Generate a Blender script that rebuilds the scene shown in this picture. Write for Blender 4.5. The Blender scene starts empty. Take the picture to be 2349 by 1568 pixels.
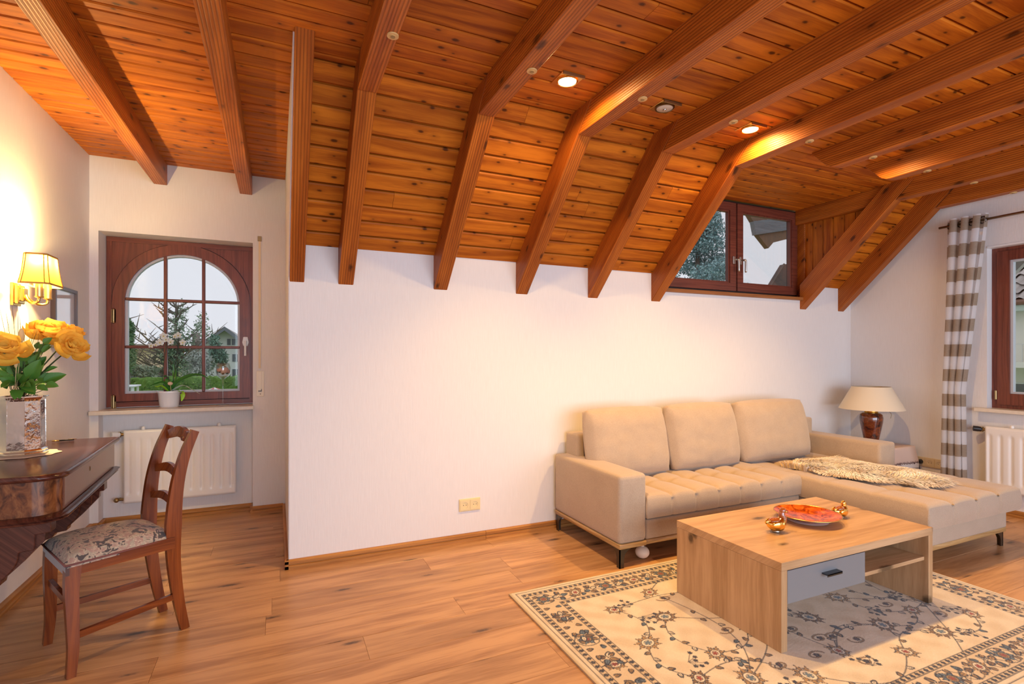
import bpy, bmesh, math, random
from mathutils import Vector, Matrix, noise
import numpy as np
random.seed(7)
S = bpy.context.scene
COL = S.collection
PI = math.pi
# ------------------------------------------------------------------ camera
F_PX, YAW, HOR, EYE = 1190.2, 0.42536, 815.66, 1.25
cam = bpy.data.cameras.new('camera'); camo = bpy.data.objects.new('camera', cam); COL.objects.link(camo)
camo.location = (0, 0, EYE); camo.rotation_euler = (PI/2, 0, -YAW)
cam.sensor_fit = 'HORIZONTAL'; cam.sensor_width = 36; cam.lens = F_PX/2349*36
cam.shift_y = (HOR-784)/2349; cam.clip_start = .02; cam.clip_end = 300
S.camera = camo
# ------------------------------------------------------------------ world: pale overcast sky
SKY = .92
wd = bpy.data.worlds.new('sky'); S.world = wd; wd.use_nodes = True
bg = wd.node_tree.nodes['Background']; bg.inputs[0].default_value = (.86, .86, .94, 1); bg.inputs[1].default_value = SKY   # even pale overcast, as in the windows
def arealight(name, loc, rot, sx, sy, col, power):
    l = bpy.data.lights.new(name, 'AREA'); l.shape = 'RECTANGLE'; l.size = sx; l.size_y = sy; l.color = col; l.energy = power
    o = bpy.data.objects.new(name, l); COL.objects.link(o); o.location = loc; o.rotation_euler = rot; return o
# daylight entering by the wide terrace doors behind the camera (mirrored in the plate, cool on every face turned that way)
arealight('terrace_daylight_offscreen', (1.9, -2.68, 1.2), (PI/2, 0, 0), 5.4, 2.2, (.68, .82, 1.0), 205)
SPOT_W, SPILL_W, SCONCE_W = 118, 26, 36
WARM = (1.0, .59, .205)
S.view_settings.view_transform = 'Standard'; S.view_settings.look = 'None'
S.view_settings.exposure = 0.05; S.view_settings.gamma = 1.0; S.view_settings.use_curve_mapping = False
S.cycles.max_bounces = 8; S.cycles.diffuse_bounces = 5; S.cycles.transparent_max_bounces = 12
S.cycles.sample_clamp_indirect = 6; S.cycles.caustics_reflective = False; S.cycles.caustics_refractive = False
# ------------------------------------------------------------------ measures of the room (metres)
XL, XR, XRET = -1.219, 5.216, .066        # left wall, right wall, return wall of the alcove
W, K, YB = 4.616, 3.322, -2.6             # alcove window wall, knee wall, wall behind the camera
ZC, ZK, ZR, SL = 2.63, 1.902, 1.683, .97  # ceiling, top of knee wall, rafter foot, roof slope
def onslope_y(z, z0): return K-(z-z0)/SL
# ------------------------------------------------------------------ material helpers
MATS = {}
class NT:
    def __init__(s, name):
        s.m = bpy.data.materials.new(name); s.m.use_nodes = True; s.t = s.m.node_tree
        s.b = s.t.nodes['Principled BSDF']; s.out = s.t.nodes['Material Output']
    def n(s, typ, **kw):
        nd = s.t.nodes.new(typ)
        for k, v in kw.items():
            if k == 'ins':
                for a, b in v.items():
                    if isinstance(b, bpy.types.NodeSocket): s.t.links.new(b, nd.inputs[a])
                    else: nd.inputs[a].default_value = b
            else: setattr(nd, k, v)
        return nd
    def link(s, a, b): s.t.links.new(a, b)
    def coord(s, rnd=True):
        c = s.n('ShaderNodeTexCoord').outputs['Object']
        if not rnd: return c
        r = s.n('ShaderNodeObjectInfo').outputs['Random']
        k = s.n('ShaderNodeVectorMath', operation='SCALE', ins={0: (37.3, 51.7, 23.9)}); s.link(r, k.inputs['Scale'])
        return s.n('ShaderNodeVectorMath', operation='ADD', ins={0: c, 1: k.outputs[0]}).outputs[0]
    def dot(s, v, d): return s.n('ShaderNodeVectorMath', operation='DOT_PRODUCT', ins={0: v, 1: d}).outputs['Value']
    def xyz(s, x=0., y=0., z=0.):
        return s.n('ShaderNodeCombineXYZ', ins={0: x, 1: y, 2: z}).outputs[0]
    def math(s, op, a, b=0., c=None):
        i = {0: a, 1: b}
        if c is not None: i[2] = c
        return s.n('ShaderNodeMath', operation=op, ins=i).outputs[0]
    def noise(s, v, scale, detail=3, rough=.5, dist=0.):
        return s.n('ShaderNodeTexNoise', ins={'Vector': v, 'Scale': scale, 'Detail': detail, 'Roughness': rough, 'Distortion': dist}).outputs['Fac']
    def ramp(s, f, stops):
        r = s.n('ShaderNodeValToRGB', ins={0: f}); e = r.color_ramp.elements
        while len(e) < len(stops): e.new(.5)
        for x, (p, c) in zip(e, stops):
            x.position = p; x.color = (c, c, c, 1) if not hasattr(c, '__len__') else (*c, 1)
        return r.outputs[0]
    def mix(s, f, a, b, mode='MIX'):
        m = s.n('ShaderNodeMix', data_type='RGBA', blend_type=mode)
        for i, v in ((0, f), (6, a), (7, b)):
            if isinstance(v, bpy.types.NodeSocket): s.link(v, m.inputs[i])
            elif i == 0: m.inputs[0].default_value = v
            else: m.inputs[i].default_value = (*v, 1)
        return m.outputs[2]
    def bump(s, h, strength, dist=.002):
        b = s.n('ShaderNodeBump', ins={'Strength': strength, 'Distance': dist, 'Height': h}); s.link(b.outputs[0], s.b.inputs['Normal'])
    def base(s, c):
        if isinstance(c, bpy.types.NodeSocket): s.link(c, s.b.inputs['Base Color'])
        else: s.b.inputs['Base Color'].default_value = (*c, 1)
    def set(s, **kw):
        for k, v in kw.items():
            k = {'rough': 'Roughness', 'metal': 'Metallic', 'spec': 'Specular IOR Level', 'coat': 'Coat Weight', 'coatr': 'Coat Roughness', 'sheen': 'Sheen Weight', 'trans': 'Transmission Weight', 'sss': 'Subsurface Weight', 'emit': 'Emission Strength', 'alpha': 'Alpha', 'ior': 'IOR'}[k]
            s.b.inputs[k].default_value = v
def sr(r, g, b):
    f = lambda c: (c/255/12.92) if c <= 10 else ((c/255+.055)/1.055)**2.4
    return (f(r), f(g), f(b))
def plain(name, c, rough=.5, metal=0, **kw):
    if name in MATS: return MATS[name]
    t = NT(name); t.base(c); t.set(rough=rough, metal=metal, **kw); MATS[name] = t.m; return t.m
def wood(name, light, dark, L=(1, 0, 0), C=(0, 1, 0), rough=.42, ring=26, knots=1., ridge=0., knot_sp=(4.2, 9.), ringmix=.55, vary=.18, spec=.4, bumps=.25, rnd=True):
    """timber: grain lines across C, running along L, with knots"""
    if name in MATS: return MATS[name]
    t = NT(name); v = t.coord(rnd)
    l, c = t.dot(v, L), t.dot(v, C)
    warp = t.noise(t.xyz(t.math('MULTIPLY', l, 1.3), t.math('MULTIPLY', c, 5.)), 1.0, 2)
    cc = t.math('ADD', c, t.math('MULTIPLY', warp, .11))
    g1 = t.noise(t.xyz(t.math('MULTIPLY', l, 1.1), t.math('MULTIPLY', cc, ring)), 1.0, 4, .6)
    g2 = t.noise(t.xyz(t.math('MULTIPLY', l, 9.), t.math('MULTIPLY', c, 210.)), 1.0, 2)
    g = t.math('ADD', t.math('MULTIPLY', g1, ringmix*1.6), t.math('MULTIPLY', g2, .25))
    g = t.math('ADD', g, (1-ringmix)*.35)
    col = t.mix(t.ramp(g, [(.60, 0.), (.82, 1.)]), dark, light)
    if vary:
        r = t.n('ShaderNodeObjectInfo').outputs['Random']
        col = t.mix(t.math('MULTIPLY', r, vary*2), col, tuple(x*.55 for x in light))
    h = g1
    if ridge:
        wv = t.math('ADD', t.math('MULTIPLY', c, 450.), t.math('MULTIPLY', t.noise(t.xyz(t.math('MULTIPLY', l, .7), t.math('MULTIPLY', c, 9.)), 1.0, 2), 9.))
        rd = t.math('MULTIPLY_ADD', t.math('SINE', wv), .5, .5)
        rd = t.math('POWER', rd, 2.2)
        col = t.mix(t.math('MULTIPLY', rd, ridge), col, tuple(x*.34 for x in dark))
        h = t.math('SUBTRACT', 1., rd)
    if knots:
        kv = t.n('ShaderNodeTexVoronoi', voronoi_dimensions='2D', ins={'Vector': t.xyz(t.math('MULTIPLY', l, knot_sp[0]), t.math('MULTIPLY', c, knot_sp[1])), 'Scale': 1.0, 'Randomness': 1.0})
        kd = t.math('ADD', kv.outputs['Distance'], t.math('MULTIPLY', t.noise(v, 60., 2), .05))
        sz = t.math('MULTIPLY', t.n('ShaderNodeSeparateColor', ins={0: kv.outputs['Color']}).outputs[0], .07*knots)
        k1 = t.n('ShaderNodeMapRange', ins={0: t.math('SUBTRACT', kd, sz), 1: .02, 2: .075, 3: 1., 4: 0.}).outputs[0]
        k2 = t.n('ShaderNodeMapRange', ins={0: t.math('SUBTRACT', kd, sz), 1: .0, 2: .24, 3: .45, 4: 0.}).outputs[0]
        col = t.mix(k2, col, tuple(x*.6 for x in dark))
        col = t.mix(t.math('MULTIPLY', k1, .88), col, tuple(x*.18 for x in dark))
    t.base(col); t.set(rough=rough, spec=spec); t.bump(h, bumps, .002)
    MATS[name] = t.m; return t.m
def glassmat(name, tint=(1, 1, 1), refl=.06):
    if name in MATS: return MATS[name]
    t = NT(name); tr = t.n('ShaderNodeBsdfTransparent', ins={0: (*tint, 1)}); gl = t.n('ShaderNodeBsdfGlossy', ins={0: (1, 1, 1, 1), 'Roughness': .02})
    lw = t.n('ShaderNodeLayerWeight', ins={0: .25}).outputs['Fresnel']
    f = t.math('MULTIPLY_ADD', lw, .22, refl*.15)
    mx = t.n('ShaderNodeMixShader', ins={0: f, 1: tr.outputs[0], 2: gl.outputs[0]}); t.link(mx.outputs[0], t.out.inputs[0])
    MATS[name] = t.m; return t.m
# ------------------------------------------------------------------ mesh helpers
class MB:
    def __init__(s): s.bm = bmesh.new()
    def poly(s, pts):
        vs = [s.bm.verts.new(p) for p in pts]
        try: return s.bm.faces.new(vs)
        except ValueError: return None
    def box(s, x0, x1, y0, y1, z0, z1, bev=0., seg=1):
        bm = bmesh.new(); bmesh.ops.create_cube(bm, size=1)
        for v in bm.verts: v.co = ((x0+x1)/2+v.co.x*(x1-x0), (y0+y1)/2+v.co.y*(y1-y0), (z0+z1)/2+v.co.z*(z1-z0))
        if bev: bmesh.ops.bevel(bm, geom=bm.edges[:], offset=bev, segments=seg, affect='EDGES', profile=.6)
        return s.add(bm)
    def add(s, bm, mat=None):
        if mat is not None: bm.transform(mat)
        me = bpy.data.meshes.new('tmp'); bm.to_mesh(me); bm.free(); s.bm.from_mesh(me); bpy.data.meshes.remove(me); return s
    def prism(s, pts, a, b, axis='x', bev=0.):
        """2D outline extruded from a to b; axis x: pts are (y,z); y: (x,z); z: (x,y)"""
        f = {'x': lambda p, t: (t, p[0], p[1]), 'y': lambda p, t: (p[0], t, p[1]), 'z': lambda p, t: (p[0], p[1], t)}[axis]
        bm = bmesh.new()
        A = [bm.verts.new(f(p, a)) for p in pts]; B = [bm.verts.new(f(p, b)) for p in pts]; n = len(pts)
        bm.faces.new(A); bm.faces.new(B[::-1])
        for i in range(n): bm.faces.new((A[i], B[i], B[(i+1) % n], A[(i+1) % n]))
        bmesh.ops.recalc_face_normals(bm, faces=bm.faces[:])
        if bev: bmesh.ops.bevel(bm, geom=bm.edges[:], offset=bev, segments=1, affect='EDGES')
        return s.add(bm)
    def tube(s, pts, r, seg=8, caps=True):
        pts = [Vector(p) for p in pts]; n = len(pts); R = r if hasattr(r, '__len__') else [r]*n
        rings = []; up = None
        for i, p in enumerate(pts):
            d = (pts[min(i+1, n-1)]-pts[max(i-1, 0)]).normalized()
            if up is None: up = Vector((0, 0, 1)) if abs(d.z) < .9 else Vector((1, 0, 0))
            a = d.cross(up).normalized(); up = a.cross(d).normalized()
            rings.append([s.bm.verts.new(p+(a*math.cos(2*PI*k/seg)+up*math.sin(2*PI*k/seg))*R[i]) for k in range(seg)])
        for A, B in zip(rings, rings[1:]):
            for k in range(seg): s.bm.faces.new((A[k], A[(k+1) % seg], B[(k+1) % seg], B[k]))
        if caps: s.bm.faces.new(rings[0][::-1]); s.bm.faces.new(rings[-1])
        return s
    def sweep(s, pts, sizes, side=(1, 0, 0), prof=None):
        """profile (w along side, d across) swept along pts"""
        pts = [Vector(p) for p in pts]; n = len(pts); sd = Vector(side).normalized(); rings = []
        pr = prof or [(-.5, -.5), (.5, -.5), (.5, .5), (-.5, .5)]
        for i, p in enumerate(pts):
            d = (pts[min(i+1, n-1)]-pts[max(i-1, 0)]).normalized(); a = (sd-d*sd.dot(d)).normalized(); b = d.cross(a).normalized()
            w, h = sizes[i] if hasattr(sizes[0], '__len__') else sizes
            rings.append([s.bm.verts.new(p+a*(u*w)+b*(v*h)) for u, v in pr])
        m = len(pr)
        for A, B in zip(rings, rings[1:]):
            for k in range(m): s.bm.faces.new((A[k], A[(k+1) % m], B[(k+1) % m], B[k]))
        s.bm.faces.new(rings[0][::-1]); s.bm.faces.new(rings[-1]); return s
    def lathe(s, prof, seg=24, at=(0, 0, 0), caps=True, sq=None):
        rings = []
        for r, z in prof:
            rings.append([s.bm.verts.new((at[0]+r*math.cos(2*PI*k/seg+(PI/seg if sq else 0)), at[1]+r*math.sin(2*PI*k/seg+(PI/seg if sq else 0)), at[2]+z)) for k in range(seg)])
        for A, B in zip(rings, rings[1:]):
            for k in range(seg): s.bm.faces.new((A[k], A[(k+1) % seg], B[(k+1) % seg], B[k]))
        if caps:
            if prof[0][0] > 1e-5: s.bm.faces.new(rings[0][::-1])
            if prof[-1][0] > 1e-5: s.bm.faces.new(rings[-1])
        return s
    def grid(s, f, nu, nv, closed_u=False):
        V = [[s.bm.verts.new(f(i/(nu if closed_u else nu-1), j/(nv-1))) for j in range(nv)] for i in range(nu)]
        for i in range(nu if closed_u else nu-1):
            for j in range(nv-1):
                a, b = V[i], V[(i+1) % nu]; s.bm.faces.new((a[j], b[j], b[j+1], a[j+1]))
        return s
    def ring(s, inner, outer, a, b, axis='y'):
        """frame between two outlines of equal point count, extruded a..b"""
        f = {'x': lambda p, t: (t, p[0], p[1]), 'y': lambda p, t: (p[0], t, p[1])}[axis]; n = len(inner)
        V = [[s.bm.verts.new(f(p, t)) for p in q] for q in (inner, outer) for t in (a, b)]
        ia, ib, oa, ob = V
        for i in range(n):
            j = (i+1) % n
            for q in ((ia[i], ia[j], oa[j], oa[i]), (ib[i], ob[i], ob[j], ib[j]), (ia[i], ib[i], ib[j], ia[j]), (oa[i], oa[j], ob[j], ob[i])):
                s.bm.faces.new(q)
        return s
    def ball(s, c, r, u=16, v=10, sc=(1, 1, 1)):
        bm = bmesh.new(); bmesh.ops.create_uvsphere(bm, u_segments=u, v_segments=v, radius=r)
        return s.add(bm, Matrix.Translation(c) @ Matrix.Diagonal((*sc, 1)))
    def xf(s, m): s.bm.transform(m); return s
    def build(s, name, mat, parent=None, smooth=False, world=True, sharp=None):
        if parent is not None and world:
            o = parent
            off = Vector((0, 0, 0))
            while o is not None: off += o.location; o = o.parent
            bmesh.ops.translate(s.bm, verts=s.bm.verts[:], vec=-off)
        bmesh.ops.remove_doubles(s.bm, verts=s.bm.verts[:], dist=1e-6)
        bmesh.ops.recalc_face_normals(s.bm, faces=s.bm.faces[:])
        me = bpy.data.meshes.new(name); s.bm.to_mesh(me); s.bm.free()
        if smooth:
            me.polygons.foreach_set('use_smooth', [True]*len(me.polygons))
            if sharp: me.set_sharp_from_angle(angle=math.radians(sharp))
        me.materials.append(mat)
        o = bpy.data.objects.new(name, me); COL.objects.link(o)
        if parent is not None: o.parent = parent
        return o
def tag(o, label=None, cat=None, group=None, kind=None):
    for k, v in (('label', label), ('category', cat), ('group', group), ('kind', kind)):
        if v: o[k] = v
    return o
def thing(name, label, cat, loc=(0, 0, 0), rz=0, group=None):
    o = bpy.data.objects.new(name, None); COL.objects.link(o); o.location = loc; o.rotation_euler = (0, 0, rz); o.empty_display_size = .05
    return tag(o, label, cat, group)
def struct(name, loc=(0, 0, 0), label=None):
    o = bpy.data.objects.new(name, None); COL.objects.link(o); o.location = loc; o.empty_display_size = .05
    return tag(o, label, kind='structure')
def link_mesh(name, me, parent, M=None):
    o = bpy.data.objects.new(name, me); COL.objects.link(o); o.parent = parent
    if M is not None: o.matrix_local = M
    return o
def lerp(a, b, t): return a+(b-a)*t
def spline(ctrl, n=12):
    """Catmull-Rom through control points"""
    P = [Vector(p) for p in ctrl]; P = [P[0]*2-P[1]]+P+[P[-1]*2-P[-2]]; out = []
    for i in range(1, len(P)-2):
        for k in range(n):
            t = k/n; a, b, c, d = P[i-1:i+3]
            out.append(.5*((2*b)+(c-a)*t+(2*a-5*b+4*c-d)*t*t+(3*b-a-3*c+d)*t**3))
    return out+[P[-2]]
def pix(u, v, X=None, Y=None, Z=None):
    """point seen at photograph pixel u,v on the plane X=, Y= or Z="""
    fw = Vector((math.sin(YAW), math.cos(YAW), 0)); rt = Vector((math.cos(YAW), -math.sin(YAW), 0))
    d = fw+rt*((u-1174.5)/F_PX)+Vector((0, 0, (HOR-v)/F_PX))
    t = X/d.x if X is not None else Y/d.y if Y is not None else (Z-EYE)/d.z
    return Vector((0, 0, EYE))+d*t
# ================================================================== SETTING
OR_L, OR_D = (.62, .185, .012), (.31, .066, .004)
M_board = wood('stained_pine_boards', OR_L, OR_D, (1, 0, 0), (0, 1, -.85), rough=.5, ring=16, knots=.9, knot_sp=(5.0, 8.0), vary=.2, spec=.25)
M_boardd = wood('stained_pine_wide_board', tuple(x*.72 for x in OR_L), tuple(x*.7 for x in OR_D), (1, 0, 0), (0, 1, 1), rough=.55, ring=30, knots=.8, knot_sp=(2.2, 3.), vary=.1, spec=.2)
M_cheek = wood('stained_pine_upright', OR_L, OR_D, (0, 0, 1), (0, 1, 0), rough=.5, ring=16, knots=.9, knot_sp=(5.0, 8.0), vary=.2, spec=.25)
M_collar = wood('collar_timber', (.56, .165, .020), (.33, .078, .008), (0, 1, 0), (1, 0, 1), rough=.42, ring=14, ridge=.55, knots=.8, knot_sp=(2.0, 5.), vary=.12, bumps=.6, spec=.3)
_n = math.hypot(1, SL)
M_rafter = wood('rafter_timber', (.50, .138, .016), (.30, .066, .007), (0, -1/_n, SL/_n), (1, SL/_n, 1/_n), rough=.45, ring=14, ridge=.5, knots=.8, knot_sp=(2.2, 5.), vary=.12, bumps=.6, spec=.3)
M_plug = plain('pale_wood_plug', (.62, .40, .16), .5)
M_floor = wood('oak_laminate', (.64, .36, .165), (.35, .165, .062), (1, 0, 0), (0, 1, 0), rough=.33, ring=15, knots=.55, knot_sp=(1.3, 4.6), ringmix=.6, vary=.2, spec=.45, bumps=.08)
M_base = wood('pine_baseboard', (.50, .22, .055), (.34, .13, .026), (1, 1, 0), (0, 0, 1), rough=.42, ring=40, knots=0, vary=.1)
def plaster():
    t = NT('white_textured_wallpaper'); v = t.coord(False)
    sx = t.n('ShaderNodeSeparateXYZ', ins={0: v})
    h = t.math('ADD', sx.outputs[0], sx.outputs[1])
    n1 = t.noise(t.xyz(t.math('MULTIPLY', h, 150.), t.math('MULTIPLY', sx.outputs[2], 9.)), 1.0, 3)
    n2 = t.noise(v, 34., 3)
    t.base(t.mix(n1, (.82, .805, .80), (.74, .72, .71)))
    t.set(rough=.85, spec=.2); t.bump(t.math('ADD', n1, t.math('MULTIPLY', n2, .6)), .35, .002); return t.m
M_wall = plaster()
M_white = plain('white_paint', (.82, .82, .82), .35)
M_cream = plain('cream_plastic', (.80, .66, .36), .4)
M_mah = wood('mahogany_upright', (.200, .052, .030), (.120, .028, .017), (0, 0, 1), (1, 1, 0), rough=.36, ring=60, knots=0, vary=0, spec=.45)
M_mahx = wood('mahogany_rail', (.200, .052, .030), (.120, .028, .017), (1, 1, 0), (0, 0, 1), rough=.36, ring=60, knots=0, vary=0, spec=.45)
M_glass = glassmat('window_glass', (.97, .985, .98))
M_seal = plain('pale_glazing_edge', (.55, .58, .62), .4)
M_marble = NT('cream_stone_sill')
M_marble.base(M_marble.mix(M_marble.noise(M_marble.coord(), 40., 4), (.80, .74, .64), (.66, .58, .46))); M_marble.set(rough=.3); M_marble = M_marble.m
M_chrome = plain('satin_metal', (.62, .60, .56), .3, 1.)
M_brass = plain('polished_brass', (.83, .55, .16), .22, 1.)
M_dbrass = plain('aged_brass', (.35, .24, .11), .4, 1.)
M_black = plain('black_plastic', (.012, .012, .014), .4)
# ---- floor
floor = tag(MB().box(XL-.2, XR+.25, YB-.1, W+.4, -.06, -.004).build('floor', M_floor), 'oak laminate floor of long knotty planks', kind='structure')
def plank(x0, x1, y0, y1):
    g, c = .0006, .0016
    pr = [(y0+g, -.004), (y0+g, -c), (y0+g+c, 0), (y1-g-c, 0), (y1-g, -c), (y1-g, -.004)]
    MB().prism(pr, x0+g, x1-g, 'x').build('plank', M_floor, floor)
NBF = W+.115
rows = [2.573-.192*k for k in range(-12, 14)]
for y in rows:
    y0, y1 = y, min(y+.192, NBF)
    if y0 > NBF or y1 < -.1: continue
    xe = XR if y1 <= K+.02 else XRET
    if y0 < K < y1: xe = XR
    x = XL-random.uniform(0, 1.2)
    while x < xe:
        a, b = max(x, XL), min(x+1.28, xe)
        if b-a > .05: plank(a, b, y0, y1)
        x += 1.28
MB().box(XL, XR, YB, rows[-1]+.001, -.004, 0).build('plank_field', M_floor, floor)
# ---- ceiling
def zal(y): return ZC+max(0, y-2.41)*.0225
cl = MB()
cl.box(XL-.2, XR+.25, YB-.1, 2.60, ZC+.025, ZC+.08)
cl.prism([(2.55, zal(2.55)+.025), (W+.4, zal(W+.4)+.025), (W+.4, zal(W+.4)+.08), (2.55, zal(2.55)+.08)], XL-.2, XRET+.07, 'x')
cl.box(2.80, 4.64, 2.55, 3.75, ZC+.025, ZC+.08)
for a, b in ((XRET+.01, 2.80), (4.60, XR+.25)):
    cl.prism([(K+.01, ZK+.036), (K+.12, ZK+.0), (2.56, ZC+.11), (2.56, ZC+.037)], a, b, 'x')
ceiling = tag(cl.build('ceiling', M_board), 'orange stained tongue and groove pine ceiling', kind='structure')
CH, GP = .006, .0042
def board_flat(x0, x1, y0, y1, zf, m, name='ceiling_board'):
    a, b = y0+GP, y1-GP
    pr = [(a, zf(a)+.026), (a, zf(a)+CH), (a+CH, zf(a)), (b-CH, zf(b)), (b, zf(b)+CH), (b, zf(b)+.026)]
    return MB().prism(pr, x0+.0008, x1-.0008, 'x').build(name, m, ceiling)
def splits(x0, x1, joints):
    j = [x0]+[q for q in joints if x0 < q < x1]+[x1]
    return list(zip(j, j[1:]))
edges = [2.571, 2.52, 2.405, 2.305, 2.208, 2.103, 1.917, 1.83, 1.727, 1.616]
while edges[-1] > .35: edges.append(edges[-1]-.103)
for i, (y1, y0) in enumerate(zip(edges, edges[1:])):
    m = M_boardd if i == 5 else M_board
    for a, b in splits(XL, XR, sorted([XRET+.005 if i < 2 else random.uniform(.2, 2.2), random.uniform(2.8, 4.6)])):
        board_flat(a, b, y0, y1, lambda y: ZC, m)
MB().box(XL, XR, YB, edges[-1], ZC, ZC+.026).build('ceiling_panel', M_board, ceiling)
n = round((W-2.571)/.1075)
for i in range(n):
    y0 = 2.571+(W-2.571)*i/n
    board_flat(XL, XRET, y0, y0+(W-2.571)/n, zal, M_board)
n = 8
for i in range(n):
    y0 = 2.571+(3.40-2.571)*i/n
    board_flat(2.83, 4.575, y0, y0+(3.40-2.571)/n, lambda y: ZC, M_board)
ns = 10; t_ = (SL/_n, 1/_n)         # outward normal of the slope in (y,z)
for i in range(ns):
    ya, yb = K-(K-2.571)*i/ns, K-(K-2.571)*(i+1)/ns
    dy = (K-2.571)/ns*.05
    ya, yb = ya-dy, yb+dy; za, zb = ZK+(K-ya)*SL, ZK+(K-yb)*SL; cy, cz = -CH/_n, CH*SL/_n
    N = lambda y, z, d: (y+t_[0]*d, z+t_[1]*d)
    pr = [N(ya, za, .027), N(ya, za, CH), (ya+cy, za+cz), (yb-cy, zb-cz), N(yb, zb, CH), N(yb, zb, .027)]
    for a, b in splits(XRET+.02, 2.80, [random.uniform(.5, 2.5)])+[(4.53, XR)]:
        MB().prism(pr, a+.0008, b-.0008, 'x').build('roof_board', M_board, ceiling)
# ---- walls
tag(MB().box(XL-.2, XL, YB, W+.35, 0, 2.80).build('wall_left', M_wall), 'white textured wall behind the sconce', kind='structure')
NX0, NX1, NZ1, NB = -1.167, -.175, 2.149, W+.115
wa = MB()
wa.box(XL, NX0, W, W+.34, 0, 2.80).box(NX1, XRET+.2, W, W+.34, 0, 2.80).box(NX0, NX1, W, W+.34, NZ1, 2.80).box(NX0, NX1, NB, W+.34, 0, .855)
tag(wa.build('wall_alcove', M_wall), 'white alcove wall around the arched window', kind='structure')
yr = K-(2.66-ZR)/SL
tag(MB().prism([(K+.004, 0), (W, 0), (W, 2.76), (yr+.06, 2.70), (yr+.06, 2.66), (K+.004, ZR+.03)], XRET-.004, XRET+.06, 'x').build('wall_return', M_wall), 'narrow white return wall of the alcove', kind='structure')
wk = MB()
wk.box(XRET, 2.80, K, K+.2, 0, ZK+.06).box(2.80, 4.60, K, K+.2, 0, 1.775).box(4.60, XR+.1, K, K+.2, 0, ZK+.06)
tag(wk.build('wall_back', M_wall), 'long white knee wall behind the sofa', kind='structure')
RY0, RY1, RZ0, RZ1 = .95, 2.231, .80, 2.128
wr = MB()
wr.box(XR, XR+.25, RY1, K+.4, 0, 2.80).box(XR, XR+.25, YB, RY0, 0, 2.80).box(XR, XR+.25, RY0, RY1, RZ1, 2.80).box(XR, XR+.25, RY0, RY1, 0, RZ0)
tag(wr.build('wall_right', M_wall), 'white gable wall with the curtained window', kind='structure')
wf = MB()
wf.box(XL, -.85, YB-.2, YB, 0, 2.70).box(4.65, XR+.25, YB-.2, YB, 0, 2.70).box(-.85, 4.65, YB-.2, YB, 2.3, 2.70)
tag(wf.build('wall_front', M_wall), 'white wall with wide terrace doors', kind='structure')
# ---- baseboards
def baseboard(name, a, b, nrm):
    pr = [(0, 0), (.020, 0), (.020, .018), (.013, .022), (.013, .026), (.020, .030), (.020, .046), (.012, .053), (0, .053)]
    mb = MB(); (x0, y0), (x1, y1) = a, b
    if abs(y0-y1) < 1e-6: mb.prism([(y0+nrm*p, z) for p, z in pr], x0, x1, 'x')
    else: mb.prism([(x0+nrm*p, z) for p, z in pr], y0, y1, 'y')
    return tag(mb.build(name, M_base), 'honey coloured grooved pine baseboard', kind='structure')
baseboard('baseboard_back', (XRET-.024, K), (1.30, K), -1); baseboard('baseboard_back', (1.302, K), (XR, K), -1)
baseboard('baseboard_return', (XRET-.004, K-.02), (XRET-.004, W-.02), -1)
baseboard('baseboard_left', (XL, YB), (XL, W), 1)
baseboard('baseboard_alcove', (NX1-.002, W), (XRET-.02, W), -1); baseboard('baseboard_alcove', (XL+.02, W), (NX0, W), -1)
baseboard('baseboard_niche', (NX0, NB), (NX1, NB), -1); baseboard('baseboard_niche', (NX0, W), (NX0, NB), 1); baseboard('baseboard_niche', (NX1, W), (NX1, NB), -1)
baseboard('baseboard_right', (XR, YB), (XR, K-.02), -1)
# ---- roof trusses: rafter on the slope, collar beam under the ceiling, pale plug
ZB = 2.487; ybt = K-(ZB-ZR)/SL; ytp = K-(ZC-ZR)/SL
def rafter(x0, x1, root): return MB().prism([(K+.004, ZR), (K+.004, ZK+.01), (2.571, ZC+.008), (ytp, ZC+.008)], x0, x1, 'x', bev=.003).build('rafter', M_rafter, root)
def collar(x0, x1, root, yend=None):
    if yend is None: pts = [(YB, ZB), (ybt-.001, ZB), (ytp-.001, ZC+.008), (YB, ZC+.008)]
    else: pts = [(YB, ZB), (yend-.17, ZB), (yend-.14, ZB+.004), (yend-.115, ZB+.014), (yend-.095, ZB+.03), (yend, ZC-.008), (yend, ZC+.006), (YB, ZC+.006)]
    c = MB().prism(pts, x0, x1, 'x', bev=.003).build('collar_beam', M_collar, root)
    xm = (x0+x1)/2+.022
    p = MB().lathe([(.0225, -.005), (.0225, .004)], 20, (xm, 2.015, ZB)).lathe([(.012, -.007), (.012, -.004)], 12, (xm, 2.015, ZB)).build('wooden_plug', M_plug, c)
    MB().lathe([(.009, -.0085), (.009, -.004)], 12, (xm, 2.015, ZB)).build('screw_hole', M_dbrass, c)
    return c
TR = [(.068, .148), (.341, .430), (.939, 1.032), (1.535, 1.626), (2.132, 2.219), (2.728, 2.816), (4.472, 4.556), (5.021, 5.106)]
TL = ['lone sloping rafter without collar beam at the alcove corner', 'rafter and collar beam in the bay next to the alcove corner', 'rafter and collar beam just before the lit round ceiling spotlight',
      'rafter and collar beam between the lit spotlight and the switched-off one', 'rafter and collar beam half hiding a lit ceiling spotlight', 'rafter and collar beam along the dormer window, on its sofa arm side',
      'rafter and collar beam crossing in front of the panelled dormer cheek', 'rafter and collar beam against the curtained gable wall']
trusses = []
for i, (a, b) in enumerate(TR):
    t = thing('roof_truss', 'orange timber truss: '+TL[i], 'beam', ((a+b)/2, K, ZR), group='roof trusses of the slope'); rafter(a, b, t)
    if i: collar(a, b, t)
    if i == 7: MB().box(b, XR+.01, YB, 2.50, ZB+.035, ZC, .003).build('wall_trim', M_collar, t)
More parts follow.
